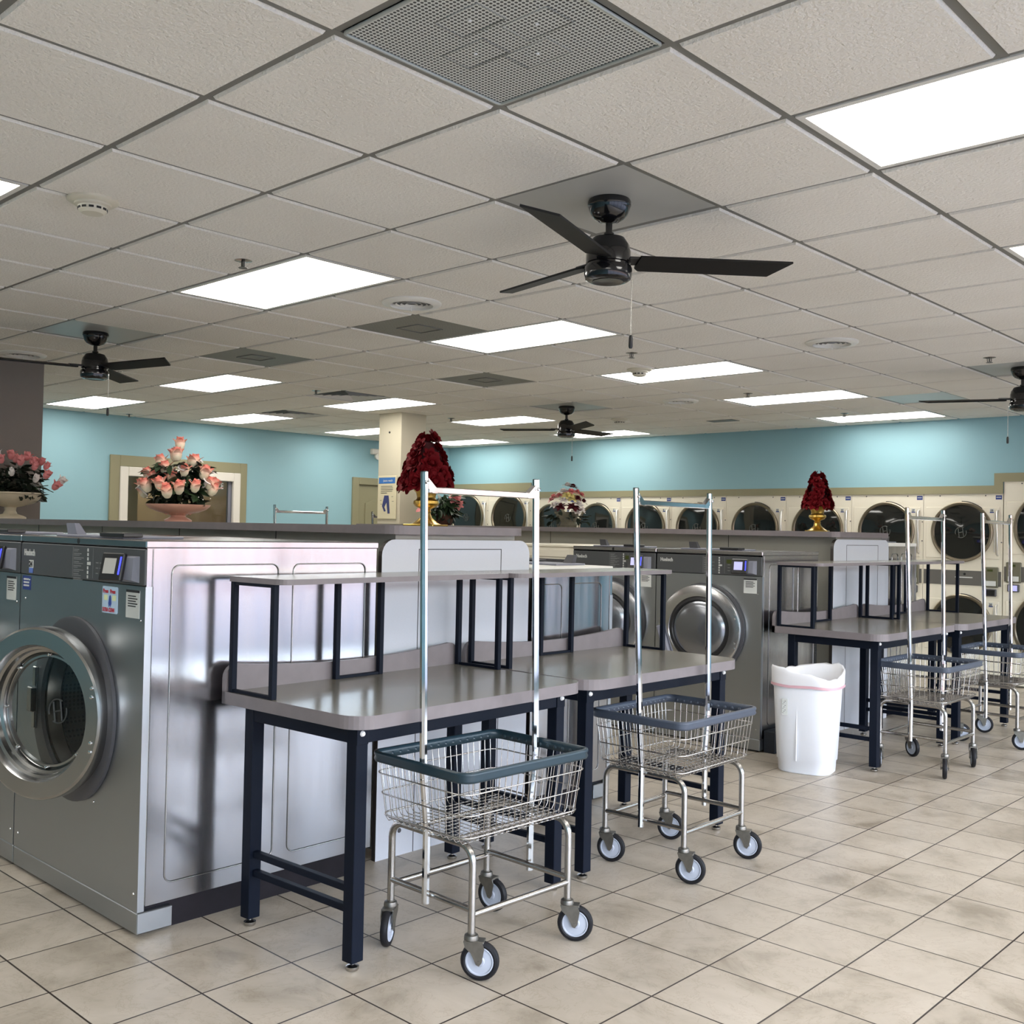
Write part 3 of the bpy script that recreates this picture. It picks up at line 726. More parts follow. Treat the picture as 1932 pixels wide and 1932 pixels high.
    mb=MB(); vs=[(-w*.72,.06,h+.008),(-w*.64,.06,h+.008),(-w*.64,.10,h+.008),(-w*.72,.10,h+.008),(-w*.725,.055,h+.055),(-w*.655,.055,h+.055),(-w*.655,.075,h+.055),(-w*.725,.075,h+.055)]
    mb.add(vs,[(0,3,2,1),(4,5,6,7),(0,1,5,4),(1,2,6,5),(2,3,7,6),(3,0,4,7)]); mb.build('lid_handle',greyD if style!='A' else greyP,lid)
    return t

W1=make_washer('washing_machine','large steel front-load washer in the left foreground with its round door ajar',1.075,1.04,1.392,1.228,1.364,-.54,.735,.323,'A',open_deg=20)
W1.location=(-.690,.211,0)
# number and promotion stickers on the near washer
mb=MB(); mb.box(-.985,-.945,-.0055,-.004,1.237,1.29,0); mb.box(-.985,-.945,-.006,-.004,1.237,1.258,1); st=mb.build('number_sticker',[paperW,mat('soft_blue',lin((92,118,190)),.5)],W1)
text('number_lettering','24',.032,inkD,st,(-.983,-.0065,1.263),sx=1.0,bold=True)
mb=MB(); mb.box(-1.055,-.975,-.0015,0,1.165,1.222,0); st=mb.build('notice_sticker',paperB,W1)
mb=MB()
for i in range(3): mb.box(-1.045,-.990,-.002,-.001,1.205-i*.013,1.212-i*.013)
mb.build('notice_text',inkL,st)
mb=MB(); mb.prism(rrect(-.325,-.205,1.118,1.216,.006,3),-.0018,0,axis='y',m=0); st=mb.build('promotion_sticker',mat('pale_blue_print',lin((176,200,222)),.5,noise=.12,nscale=30),W1)
text('press_lettering','Press',.021,redink,st,(-.318,-.0024,1.192),sx=.9,bold=True); text('press_lettering','Press',.021,redink,st,(-.262,-.0024,1.192),sx=.9,bold=True)
text('extra_clean_lettering','EXTRA CLEAN',.020,redink,st,(-.320,-.0024,1.124),sx=.72,bold=True)
mb=MB(); mb.box(-.310,-.282,-.0024,-.001,1.165,1.185); mb.box(-.245,-.217,-.0024,-.001,1.165,1.185); mb.build('key_pictures',mat('pale_yellow',lin((220,228,180)),.5),st)
mb=MB(); mb.prism([(-.268,1.180),(-.262,1.186),(-.256,1.18),(-.250,1.155),(-.258,1.14),(-.262,1.15),(-.270,1.14),(-.275,1.155)],-.0026,-.001,axis='y'); mb.build('figure_picture',mat('deep_blue_print',lin((40,70,150)),.5),st)
W2=make_washer('washing_machine','steel washer cut by the left edge of the picture, beside the open one',1.075,1.04,1.392,1.228,1.364,-.54,.735,.323,'A',open_deg=0)
W2.location=(-.690-1.084,.211,0)
WB1=make_washer('washing_machine','steel washer whose round door shows fully between two chrome cart poles',.86,.80,1.345,1.176,1.312,-.44,.80,.305,'B',open_deg=9)
WB1.location=(-.790,4.66,0)
WB2=make_washer('washing_machine','steel washer seen behind the table posts, left of the fully visible one',.785,.80,1.345,1.176,1.312,-.40,.80,.305,'B',open_deg=22)
WB2.location=(-.790-.866,4.66,0)
# dark plinth of the second island
mb=MB(); mb.bbox(-.085,0,0,.9,0,.145,.004); tag(mb.build('plinth',mat('navy_plinth',lin((24,30,40)),.5,noise=.2,nscale=20),loc=(-.70,4.70,0)),'low dark plinth under the steel washers beside the trash bin','plinth')
# back-to-back washers
WC=make_washer('washing_machine','shorter steel washer turned away behind the second table, end side lit',.78,.66,1.268,1.11,1.24,-.39,.70,.27,'D',open_deg=0,stickers=False)
WC.location=(-.765-.78,2.99,0); WC.rotation_euler=(0,0,PI)
WD=make_washer('washing_machine','tall washer with white top edge turned away beside the far bulkhead end',.78,.56,1.415,1.25,1.385,-.39,.72,.27,'D',open_deg=0,stickers=False)
WD.location=(-.79-.78,7.25,0); WD.rotation_euler=(0,0,PI)
# cream washer left of the steel pair
t=thing('washing_machine','cream washer with a dark control strip, left of the dark steel washers','washing machine',(-2.445,4.68,0))
mb=MB(); mb.bbox(-.75,0,0,.75,0,1.33,.006); mb.build('cabinet',cream,t)
mb=MB(); mb.bbox(-.78,.0,-.01,.76,1.33,1.35,.004); mb.build('top_cap',cream,t)
mb=MB(); mb.bbox(-.52,0,-.012,0,1.165,1.235,.004); mb.build('control_panel',greyD,t)
text('display_lettering','45',.035,inkL,t,(-.44,-.014,1.18))
mb=MB(); mb.bbox(-.7,-.05,-.008,0,1.25,1.31,.004); mb.lathe([(.27,-.002),(.27,-.03),(.2,-.03),(.2,-.01),(0,-.008)],40,(-.37,0,.75),axis='y'); mb.build('door',cream,t)

# ------------------------------------------------------------------ bulkheads
def bulkhead(name,label,xend,xw,y0,y1,ztop,zl0,zl1,lx,ly0,ly1,notch=None):
    t=thing(name,label,'bulkhead')
    mb=MB(); mb.box(xw,xend-.03,y0+.10,y1-.08,0,zl0); mb.build('bulkhead_wall',bulk,t)
    mb=MB()
    # seams on the visible long face
    for s in range(1,7): mb.box(xend-.6*s*1.6,xend-.6*s*1.6+.004,y0+.098,y0+.10,1.0,zl0)
    mb.build('wall_seam',linec,t)
    mb=MB()
    pts=[(y0,.0),(y1,.0),(y1,ztop-.07)]+[(y1-.07+.07*math.cos(a*PI/12),ztop-.07+.07*math.sin(a*PI/12)) for a in range(1,6)]+[(y1-.07,ztop),(y0+.07,ztop)]+[(y0+.07-.07*math.sin(a*PI/12),ztop-.07+.07*math.cos(a*PI/12)) for a in range(1,6)]+[(y0,ztop-.07)]
    mb.prism(pts,xend-.025,xend,axis='x',m=1,mcap=0); ep=mb.build('end_panel',[lamW,lamWe],t)
    mb=MB(); a,b_=y0+.215,y1-.205; zz=ztop-.045
    mb.box(xend,xend+.0012,a,a+.0035,.0,zz); mb.box(xend,xend+.0012,b_-.0035,b_,.0,zz); mb.box(xend,xend+.0012,a,b_,zz,zz+.0035); mb.build('access_door_seam',linec,ep)
    mb=MB(); mb.lathe([(0,.003),(.010,.002),(.011,0)],10,(xend,a-.08,.11),axis='x'); mb.build('panel_screw',greyD,ep)
    mb=MB(); mb.prism(rrect(xw,lx,ly0,ly1,.085,6,(0,1,1,0)),zl0,zl1,smooth=False,mcap=1); mb.build('ledge_top',[lamE,lamT],t)
    return t
bulkhead('divider_bulkhead','near waist-high divider with grey ledge top and white speckled end panel',-.775,-8.2,1.35,2.31,1.403,1.427,1.465,-.73,1.375,2.25)
bulkhead('divider_bulkhead','far divider with ledge top and white end panel between two washers',-.790,-6.45,5.70,6.68,1.437,1.453,1.494,-.765,5.69,6.68)
# hose bundle in the gap beside the near washer
t=thing('hose_bundle','dark hoses hanging in the gap between the near washer and divider','hose',(-.82,1.30,0))
for i in range(3):
    mb=MB(); mb.tube([(-.03*i,.02*math.sin(k*1.3+i),1.32-k*.16) for k in range(8)]+[(-.03*i,.0,.02)],.011,8); mb.build('hose',black,t)

# ------------------------------------------------------------------ folding tables
def make_table(name,label,L,ztop,cr,group):
    t=thing(name,label,'table',group=group)
    D=.757; zb=ztop-.045; lw=.05
    mb=MB(); pts=rrect(-D,0,0,L,cr,8,(0,1,1,0)); mb.prism(pts,zb,ztop,0,mcap=1); mb.build('tabletop',[lamE,lamT],t)
    # splash
    n=24; pr=[]
    hh=lambda y: ztop+.068+ .036*((2*y/L-1)**2)*1.0
    top=[(L*i/n,hh(L*i/n)) for i in range(n+1)]
    r=.05
    top=[(y,z) for (y,z) in top if r<y<L-r]
    a0=[(r-r*math.cos(a),hh(r)-r+r*math.sin(a)) for a in [PI/2*i/6 for i in range(7)]]
    a1=[(L-r+r*math.sin(a),hh(r)-r+r*math.cos(a)) for a in [PI/2*i/6 for i in range(7)]]
    outl=[(0,zb)]+a0+top+a1+[(L,zb)]
    mb=MB(); mb.prism(outl,-D-.0,-D+.02,axis='x'); mb.build('backsplash',lamE,t)
    # legs
    yl=(.035,L-.14)
    xo=-.045
    for yy in yl:
        for xx in (xo-lw,xo-.565-lw):
            mb=MB(); mb.bbox(xx,xx+lw,yy,yy+lw,.03,zb,.002); lg=mb.build('leg',navy,t)
            mb=MB(); mb.lathe([(0,.002),(.020,.002),(.022,.006),(.022,.014),(.016,.017),(.006,.019),(.006,.032),(0,.032)],20,(xx+lw/2,yy+lw/2,0)); mb.build('foot',chromeD,lg)
        # lower double stretcher
        for zz in (.262,.195):
            mb=MB(); mb.bbox(xo-.565,xo-lw,yy+.013,yy+.037,zz-.012,zz+.012,.002); mb.build('stretcher',navy,t)
        mb=MB(); mb.bbox(xo-.565,xo-lw,yy+.002,yy+.03,zb-.052,zb,.002); mb.build('apron_rail',navy,t)
    for xx in (xo-.03,xo-.565-lw+.002):
        mb=MB(); mb.bbox(xx,xx+.028,yl[0]+lw,yl[1],zb-.052,zb,.002); mb.build('apron_rail',navy,t)
    for q in yl: mb=MB(); mb.bbox(xo-.003,xo+.002,q,q+lw,zb-.055,zb,.001); mb.build('corner_bracket',navy,t)
    for yy in (yl[0]+.022,yl[1]+lw-.022):
        mb=MB(); mb.lathe([(0,.009),(.006,.008),(.009,.004),(.010,0)],14,(xo+.002,yy,zb-.018),axis='x'); mb.build('bolt_cap',capW,t)
    # shelf and frames
    zs0,zs1=ztop+.405,ztop+.425; pw=.022
    def post(x,y): mb=MB(); mb.bbox(x,x+pw,y,y+pw,ztop,zs0,.0015); return mb.build('shelf_post',navy,t)
    def rail(x0,x1,y0,y1): 
        for z in (ztop+.0,zs0-.012): mb=MB(); mb.bbox(x0,x1,y0,y1,z,z+.012,.001); mb.build('shelf_rail',navy,t)
    xb,xf=-D+.030,-D+.270
    for yy in (.006,L-.028):
        post(xb,yy); post(xf,yy); rail(xb+pw,xf,yy+.003,yy+pw-.003)
    yb0,yb1=.40*L,.40*L+.235
    post(xb,yb0); post(xb,yb1); rail(xb+.003,xb+pw-.003,yb0+pw,yb1)
    mb=MB(); mb.prism(rrect(-D+.025,-D+.34,.004,L+.008,.05,6,(0,1,1,0)),zs0,zs1,0,mcap=1); mb.build('shelf',[lamE,lamT],t)
    return t
TG='folding tables with upper shelf along the aisle'
t1=make_table('folding_table','nearest folding table, its top at lower centre, against the steel washer side',1.235,.840,.09,TG)
t1.location=(.105,.535,0); t1.rotation_euler=(0,0,math.radians(2.6))
t2=make_table('folding_table','folding table behind the near cart, end to end with the nearest table',1.215,.838,.11,TG)
t2.location=(.052,1.785,0)
t3=make_table('folding_table','folding table right of the white trash bin',1.265,.857,.10,TG)
t3.location=(.045,4.66,0)
t4=make_table('folding_table','farthest folding table at the right, before the dryers',1.20,.857,.10,TG)
t4.location=(.075,5.94,0)

# ------------------------------------------------------------------ laundry carts
def caster(parent,x,y,ang):
    mb=MB(); mb.lathe([(0,.150),(.014,.150),(.014,.146),(.022,.144),(.024,.136),(.024,.130),(.020,.126),(0,.126)],18)
    # fork: bridge and two cheeks, wheel axle trails along -x
    mb.bbox(-.045,.022,-.021,.021,.122,.130,.002)
    for s in (-1,1):
        y0=s*.021; outl=[(.022,.128),(-.040,.128),(-.047,.108),(-.040,.064),(-.031,.052),(-.021,.057),(-.004,.092),(.016,.108)]
        mb.prism(outl,y0-.0018,y0+.0018,axis='y')
    mb.cyl((-.030,-.025,.0635),(-.030,.025,.0635),.006,10)
    o=mb.build('caster',forkM,parent,(x,y,0),(0,0,ang))
    mb=MB(); r=.0635
    mb.lathe([(.046,-.011),(.052,-.0135),(.060,-.011),(r,-.005),(r,.005),(.060,.011),(.052,.0135),(.046,.011)],36,(-.030,0,.0635),axis='y'); w=mb.build('tyre',rubber,o)
    mb=MB(); mb.lathe([(0,-.014),(.014,-.014),(.018,-.010),(.040,-.008),(.043,-.012),(.047,-.011),(.047,.011),(.043,.012),(.040,.008),(.018,.010),(.014,.014),(0,.014)],30,(-.030,0,.0635),axis='y'); mb.build('wheel_hub',hub,o)
    return o
def make_cart(label,rim,angs,tips=(-.305,.290),group='wire laundry carts with chrome hanging rack'):
    t=thing('laundry_cart',label,'laundry cart',group=group)
    hx,hy=.205,.236
    # frame: two inverted U legs (along x) + stretchers
    mb=MB()
    for s in (-1,1):
        pts=[(-hx,s*hy,.148),(-hx,s*hy,.37)]+[(-hx+.055-.055*math.cos(a),s*hy,.37+.055*math.sin(a)) for a in [PI/2*i/6 for i in range(1,7)]]
        pts+=[(hx-.055+.055*math.sin(a),s*hy,.37+.055*math.cos(a)) for a in [PI/2*i/6 for i in range(0,7)]]+[(hx,s*hy,.148)]
        mb.tube(pts,.0125,12)
        mb.tube([(-hx,s*hy,.222),(hx,s*hy,.222)],.0105,10)
        mb.tube([(s*hx,-hy,.206),(s*hx,hy,.206)],.0105,10)
        mb.tube([(s*.10,-hy,.425),(s*.10,hy,.425)],.008,8)
    mb.build('frame',chromeD,t)
    # rim
    rx,ry,rz=.238,.306,.660
    bx,by,bz=.212,.280,.440
    mb=MB(); path=[(p[0],p[1]) for p in rrect(-rx,rx,-ry,ry,.040,6)]
    n=len(path)
    prof=[(-.006,-.018),(.006,-.018),(.011,-.010),(.007,0),(.011,.008),(.009,.016),(.0,.018),(-.006,.016)]
    vs=[];k=len(prof)
    for i,(x,y) in enumerate(path):
        a=Vector((path[i-1][0],path[i-1][1])); b_=Vector((path[(i+1)%n][0],path[(i+1)%n][1])); d=(b_-a).normalized(); nn=Vector((d.y,-d.x))
        for (o_,z) in prof: vs.append((x+nn.x*o_,y+nn.y*o_,rz+z))
    fs=[]
    for i in range(n):
        j=(i+1)%n
        for q in range(k): r_=(q+1)%k; fs.append((i*k+q,j*k+q,j*k+r_,i*k+r_))
    mb.add(vs,fs,0,True)
    # rivet bumps inside the rim
    for i in range(15):
        y=-ry+.05+i*(2*ry-.1)/14
        for s in (-1,1): mb.lathe([(0,.004),(.006,.002),(.008,0)],8,(s*(rx-.006),y,rz-.006),axis='x') if s<0 else mb.lathe([(.008,0),(.006,-.002),(0,-.004)],8,(s*(rx-.006),y,rz-.006),axis='x')
    for i in range(11):
        x=-rx+.05+i*(2*rx-.1)/10
        mb.lathe([(0,.004),(.006,.002),(.008,0)],8,(x,-ry+.006,rz-.006),axis='y'); mb.lathe([(.008,0),(.006,-.002),(0,-.004)],8,(x,ry-.006,rz-.006),axis='y')
    mb.build('rim',rim,t)
    # basket wires
    mb=MB()
    lerp=lambda a,b_,f:a+(b_-a)*f
    for z,w in ((.603,.0026),(.532,.0026),(.458,.0032)):
        f=(z-bz)/(rz-bz); X=lerp(bx,rx,f)+.003; Y=lerp(by,ry,f)+.003
        mb.tube([(p[0],p[1],z) for p in rrect(-X,X,-Y,Y,.045,4)],w,6,closed=True)
    W=.0016
    nx=13; ny=19
    for i in range(nx):
        f=(i+.5)/nx*2-1
        # continuous wire front - bottom - back
        mb.tube([(f*(rx-.02),-ry+.002,rz-.01),(f*(bx-.01),-by,bz+.012),(f*(bx-.01),-by+.012,bz-.004),(f*(bx-.01),by-.012,bz-.004),(f*(bx-.01),by,bz+.012),(f*(rx-.02),ry-.002,rz-.01)],W,5,cap=False)
    for i in range(ny):
        f=(i+.5)/ny*2-1
        mb.tube([(-rx+.002,f*(ry-.02),rz-.01),(-bx,f*(by-.01),bz+.012),(-bx+.012,f*(by-.01),bz),(bx-.012,f*(by-.01),bz),(bx,f*(by-.01),bz+.012),(rx-.002,f*(ry-.02),rz-.01)],W,5,cap=False)
    mb.build('wire_basket',wire,t)
    # rack poles
    zt=1.645
    yu=ry-.030; yl=by-.010; yo=hy+.020
    for s in (-1,1):
        yt=tips[0] if s<0 else tips[1]; xt=-.022
        mb=MB(); mb.tube([(0,s*yo,.195),(0,s*yo,.425),(0,s*(yo+.0),.45),(0,s*yu,.63),(-.002,s*yu,.67),(xt,yt,zt)],.0135,8,smooth=False); p=mb.build('rack_pole',chrome,t)
        mb=MB(); mb.lathe([(.0115,zt-.002),(.0125,zt+.003),(0,zt+.003)],8,(xt,yt,0)); mb.build('pole_cap',black,p)
        mb=MB(); mb.lathe([(0,.022),(.007,.021),(.007,.012)],8,(xt,yt,zt-.035),axis='x'); mb.build('pole_screw',chrome,p)
        yq=abs(yt); mb=MB(); mb.prism([(s*(yq-.010),zt-.020),(s*(yq-.010),zt-.055),(s*(yq-.030),zt-.070),(s*(yq-.052),zt-.070),(s*(yq-.052),zt-.056)],xt-.012,xt+.012,axis='x'); mb.build('corner_bracket',chrome,t)
    mb=MB(); mb.bbox(-.033,-.011,tips[0]+.012,tips[1]-.012,zt-.071,zt-.049,.003); mb.build('hanging_bar',chrome,t)
    for (sx_,sy_,a) in ((1,-1,angs[0]),(-1,-1,angs[1]),(1,1,angs[2]),(-1,1,angs[3])): caster(t,sx_*hx,sy_*hy,math.radians(a))
    return t
# angles: heading of fork's front; wheel trails the other way
cA=make_cart('nearest wire laundry cart with dark teal rim in front of the nearest table',rimM,(215,125,215,190),(-.283,.272)); cA.location=(.152,1.060,0); cA.rotation_euler=(0,0,math.radians(-1))
cB=make_cart('wire laundry cart with grey rim in front of the second folding table',rimG,(200,200,200,200)); cB.location=(.100,2.340,0); cB.rotation_euler=(0,0,math.radians(1))
cC=make_cart('wire laundry cart beside the folding table right of the trash bin',rimG,(110,110,115,150)); cC.location=(.140,5.125,0)
cD=dup(cB,(.165,6.385,0),math.radians(0),'farthest wire laundry cart near the right edge before the dryers')
cE=dup(cB,(-5.42,4.24,0),0,'cart behind the near divider, only its chrome hanging rack shows')
cF=dup(cB,(-7.04,6.72,0),0,'cart beside the pale column, only the tip of its chrome pole shows')

# ------------------------------------------------------------------ trash bin
t=thing('trash_bin','white plastic trash bin with a white liner bag and pink drawstring','trash bin',(-.335,4.44,0),math.radians(12))
def sq(r0,n=32,p=3.2):
    out=[]
    for i in range(n):
        a=2*PI*i/n; c,s=math.cos(a),math.sin(a)
        out.append((r0*abs(c)**(2/p)*(1 if c>=0 else -1),r0*abs(s)**(2/p)*(1 if s>=0 else -1)))
    return out
mb=MB(); n=40
levels=[(.0,.150),(.006,.156),(.075,.160),(.078,.166),(.56,.190),(.585,.192)]
vs=[];fs=[]
for (z,r0) in levels:
    vs+=[(x*1.05,y*.92,z) for (x,y) in sq(r0,n)]
for k in range(len(levels)-1):
    for i in range(n): j=(i+1)%n; fs.append((k*n+i,k*n+j,k*n+n+j,k*n+n+i))
fs.append(tuple(range(n-1,-1,-1)))
mb.add(vs,fs,0,True); mb.build('bin_body',whiteP,t)
mb=MB(); mb.bbox(-.025,-.020,-.1665,-.160,.08,.50,.001); mb.build('moulded_rib',whiteP,t)
mb=MB(); mb.M=Matrix.Translation((-.095,-.1665,.40)); mb.box(-.018,.018,-.003,.0,-.045,.055,0)
for i in range(9): mb.box(-.013+.006*(i%3),-.008+.007*(i%3),-.0036,-.003,-.035+.009*i,-.030+.009*i,1)
mb.build('bin_sticker',[paperW,inkM],t)
mb=MB(); vs=[];fs=[]
def rimz(a): return .615+.028*math.cos(2*(a-.9))+.012*math.cos(a-2.2)+.003*math.sin(9*a)
rows=[(1.02,-.075,0),(1.045,-.060,0),(1.05,-.02,1),(1.055,.0,1),(1.03,.012,1),(.98,.004,1),(.90,-.09,1),(.80,-.25,1),(.4,-.33,1),(.02,-.35,1)]
base=sq(.192,n)
for (sc,dz,w) in rows:
    for i,(x,y) in enumerate(base):
        a=2*PI*i/n; zz=(rimz(a) if w else .60)+dz+ (.004*math.sin(i*2.3+sc*30))
        vs.append((x*1.05*sc,y*.92*sc,zz))
for k in range(len(rows)-1):
    for i in range(n): j=(i+1)%n; fs.append((k*n+i,k*n+j,k*n+n+j,k*n+n+i))
mb.add(vs,fs,0,True); lb=mb.build('liner_bag',bagM,t)
mb=MB(); vs=[];fs=[]
for dz in (0,.016):
    for (x,y) in base: vs.append((x*1.05*1.062,y*.92*1.062,.528+dz+.003*math.sin(x*30)))
for i in range(n): j=(i+1)%n; fs.append((i,j,n+j,n+i))
mb.add(vs,fs,0,True); mb.build('drawstring',pinkM,lb)

# ------------------------------------------------------------------ dryers
def make_dryer(label,w,top,zc1,zc2,R,num,scr,lit):
    t=thing('stack_dryer',label,'dryer',group='stacked dryers along the back wall')
    mb=MB(); mb.box(-w+.002,-.002,0,.6,0.02,top,0); mb.build('cabinet',cream,t)
    for j,zc in enumerate((zc1,zc2)):
        cx=-w/2
        mb=MB(); mb.bbox(-w+.03,-.03,-.008,0,zc-.27,zc+.255,.003)
        mb.lathe([(R+.004,-.002),(R+.004,-.030),(R-.004,-.036),(R-.022,-.034),(R-.030,-.020)],56,(cx,0,zc),axis='y',m=1)
        mb.lathe([(R+.012,-.009),(R+.012,-.022),(R+.004,-.024)],30,(cx,0,zc),axis='y',m=2,arc=PI*.42) if 0 else None
        d=mb.build('door',[cream,ringD,black],t)
        mb=MB(); mb.lathe([(R-.028,-.020),(R*.6,-.028),(0,-.034)],48,(cx,0,zc),axis='y'); mb.build('glass',dglass,d)
        hlogo(.055,embd,d,(cx,-.036,zc-.005))
        mb=MB(); 
        mb.tube([(cx+ (R+.010)*math.cos(a),-.02,zc+(R+.010)*math.sin(a)) for a in [math.radians(50+5*k) for k in range(9)]],.004,6); mb.build('ring_clip',black,d)
        mb=MB(); mb.tube([(-.045,-.008,zc+.22),(-.045,-.035,zc+.21),(-.045,-.035,zc-.22),(-.045,-.008,zc-.23)],.011,8); mb.tube([(-.075,-.012,zc+.2),(-.075,-.012,zc-.2)],.005,6); mb.build('door_handle',mat('satin_aluminium',(.72,.71,.68),.35,.9),d)
    zb=(zc1-R-.055+zc2+R+.07)/2+.01
    b0,b1=zc1-.545,zc1-.395
    mb=MB(); mb.box(-w+.012,-.012,-.006,0,b0,b1); mb.build('lint_drawer',dkpl,t)
    mb=MB(); mb.box(-w*.58,-w*.36,-.007,-.006,b0+.075,b0+.086); mb.build('drawer_lettering',inkL,t)
    mb=MB(); mb.lathe([(0,-.010),(.011,-.009),(.013,-.006)],12,(-w*.46,0,b1-.035),axis='y'); mb.build('lock',black,t)
    mb=MB(); mb.bbox(-.175,-.035,-.022,0,b0-.01,b1+.045,.006); kp=mb.build('keypad',keyp,t)
    mb=MB(); mb.box(-.14,-.085,-.0235,-.022,b1+.0,b1+.022); mb.build('display',lcd,kp)
    mb=MB(); mb.box(-.155,-.055,-.0232,-.022,b0+.005,b0+.055); mb.build('instruction_label',paperW,kp)
    mb=MB(); mb.bbox(-.16,-.05,-.03,0,b0-.10,b0-.025,.006); tm=mb.build('card_reader',greyD,t)
    mb=MB(); mb.box(-.145,-.065,-.032,-.030,b0-.09,b0-.035); mb.build('screen',scrB if lit else black,tm)
    mb=MB(); mb.box(-.072,-.012,-.0015,0,top-.06,top-.018); st=mb.build('blue_label',paperB,t)
    mb=MB(); mb.box(-.066,-.02,-.002,-.001,top-.042,top-.034); mb.build('label_line',inkL,st)
    mb=MB()
    for (xx,zz) in ((-.17,top-.02),(-w+.17,top-.02),(-.012,zc1+.1),(-.012,zc1-.1)): mb.lathe([(0,-.004),(.006,-.003),(.007,0)],8,(xx,0,zz),axis='y')
    mb.build('panel_screw',greyD,t)
    for zz,nn in ((zc1+.205,num),(zc2+.205,num+1 if num else 0)):
        if not nn: continue
        mb=MB(); mb.box(-.125,-.085,-.0095,-.008,zz-.008,zz+.034,0); mb.box(-.125,-.085,-.0100,-.008,zz-.008,zz+.002,1); st=mb.build('number_sticker',[paperW,paperB],t)
        text('number_lettering',str(nn),.032,inkD,st,(-.122,-.0105,zz+.005),sx=.9,bold=True)
    return t
nums=[19,17,15,13,11,9,7,5]
desc={19:'stacked dryer numbered 19 over 20, rightmost of the lower row',17:'stacked dryer numbered 17, behind the left pole of the third cart',15:'stacked dryer numbered 15, behind the small gold urn of red roses',13:'stacked dryer numbered 13, just left of the small gold urn',11:'stacked dryer numbered 11, above the middle steel washer',9:'stacked dryer numbered 9, behind the left pole of the second cart',7:'stacked dryer numbered 7, right of the stone planter of flowers',5:'stacked dryer numbered 5, behind the stone planter of flowers'}
for i,nn in enumerate(nums):
    d=make_dryer(desc[nn],DW,DT,1.534,.585,.305,nn,0,lit=nn in(17,))
    d.location=(DR-DW*i,YB,0)
for i,(nn,l) in enumerate(((3,'taller dryer with cream front, second from the far left corner'),(1,'taller dryer in the far left corner under the teal wall'))):
    d=make_dryer(l,.856,2.02,1.640,.62,.335,nn,0,False); d.location=(-7.153-.856*i,YB,0)
d=make_dryer('tall cream dryer cut by the right edge of the picture',.95,2.044,1.590,.60,.37,0,0,True); d.location=(DR+.955,YB,0)
kp=[k for k in kids(d) if k.name.startswith(('keypad','card_reader'))]
for k in kp: k.location.x=-.74
for i in range(3): dup(d,(DR+.955+.953*(i+1),YB,0),0,'tall cream dryer beyond the right edge of the picture')

# ------------------------------------------------------------------ flowers
def petal(mb,ang,tilt,r,wd,curl,z0,m=0,base=0):
    nu,nv=4,4; vs=[];fs=[]
    M=Matrix.Rotation(ang,4,'Z')
    for i in range(nu+1):
        u=i/nu
        for j in range(nv+1):
            v=j/nv*2-1
            w=wd*math.sin(PI*min(.96,.18+u*.72))
            x=base+r*u*math.sin(tilt)+curl*u*u*u*r
            z=z0+r*u*math.cos(tilt)-curl*.6*u**4*r
            yy=v*w; x-=abs(v)**2*w*.55*(1-u*.5)
            vs.append(tuple(M@Vector((x,yy,z))))
    for i in range(nu):
        for j in range(nv): a=i*(nv+1)+j; fs.append((a,a+1,a+nv+2,a+nv+1))
    mb.add(vs,fs,m,True)
def rose_mesh(name,mats,r,open_=1.0,m=0):
    mb=MB()
    mb.lathe([(0,0),(r*.22,r*.05),(r*.3,r*.4),(r*.22,r*.75),(r*.08,r*.8),(0,r*.72)],10,m=m)
    for (n,t,s,c,o) in ((3,.12,.85,.05,0),(4,.35*open_,.95,.25*open_,.5),(5,.75*open_,1.0,.45*open_,.2),(6,1.1*open_,1.02,.5*open_,.7)):
        for k in range(n): petal(mb,2*PI*k/n+o+random.uniform(-.1,.1),t+random.uniform(-.06,.06),r*s,r*.52,c,0,m,base=r*.05)
    o=mb.build(name,mats); me=o.data; bpy.data.objects.remove(o); return me
def bud_mesh(mats,r):
    mb=MB()
    prof=[(0,0),(r*.35,r*.1),(r*.62,r*.55),(r*.66,r*1.0),(r*.55,r*1.5),(r*.40,r*1.85),(r*.28,r*1.8),(r*.16,r*1.6),(0,r*1.55)]
    mb.lathe(prof,14)
    for k in range(3): petal(mb,2*PI*k/3,.22,r*1.85,r*.55,.22,r*.1,0,base=r*.3)
    for k in range(3): petal(mb,2*PI*k/3+1,.05,r*1.95,r*.4,.1,r*.1,0,base=r*.22)
    o=mb.build('bud',mats); me=o.data; bpy.data.objects.remove(o); return me
def leaf_mesh(m_,l,name='leafm'):
    mb=MB()
    pts=[(0,0,0),(.25*l,.18*l,.03*l),(.55*l,.22*l,.02*l),(.85*l,.10*l,-.05*l),(l,0,-.12*l),(.85*l,-.10*l,-.05*l),(.55*l,-.22*l,.02*l),(.25*l,-.18*l,.03*l),(.5*l,0,-.02*l)]
    mb.add(pts,[(0,1,8),(1,2,8),(2,3,8),(3,4,8),(4,5,8),(5,6,8),(6,7,8),(7,0,8)],0,True)
    o=mb.build(name,m_); me=o.data; bpy.data.objects.remove(o); return me
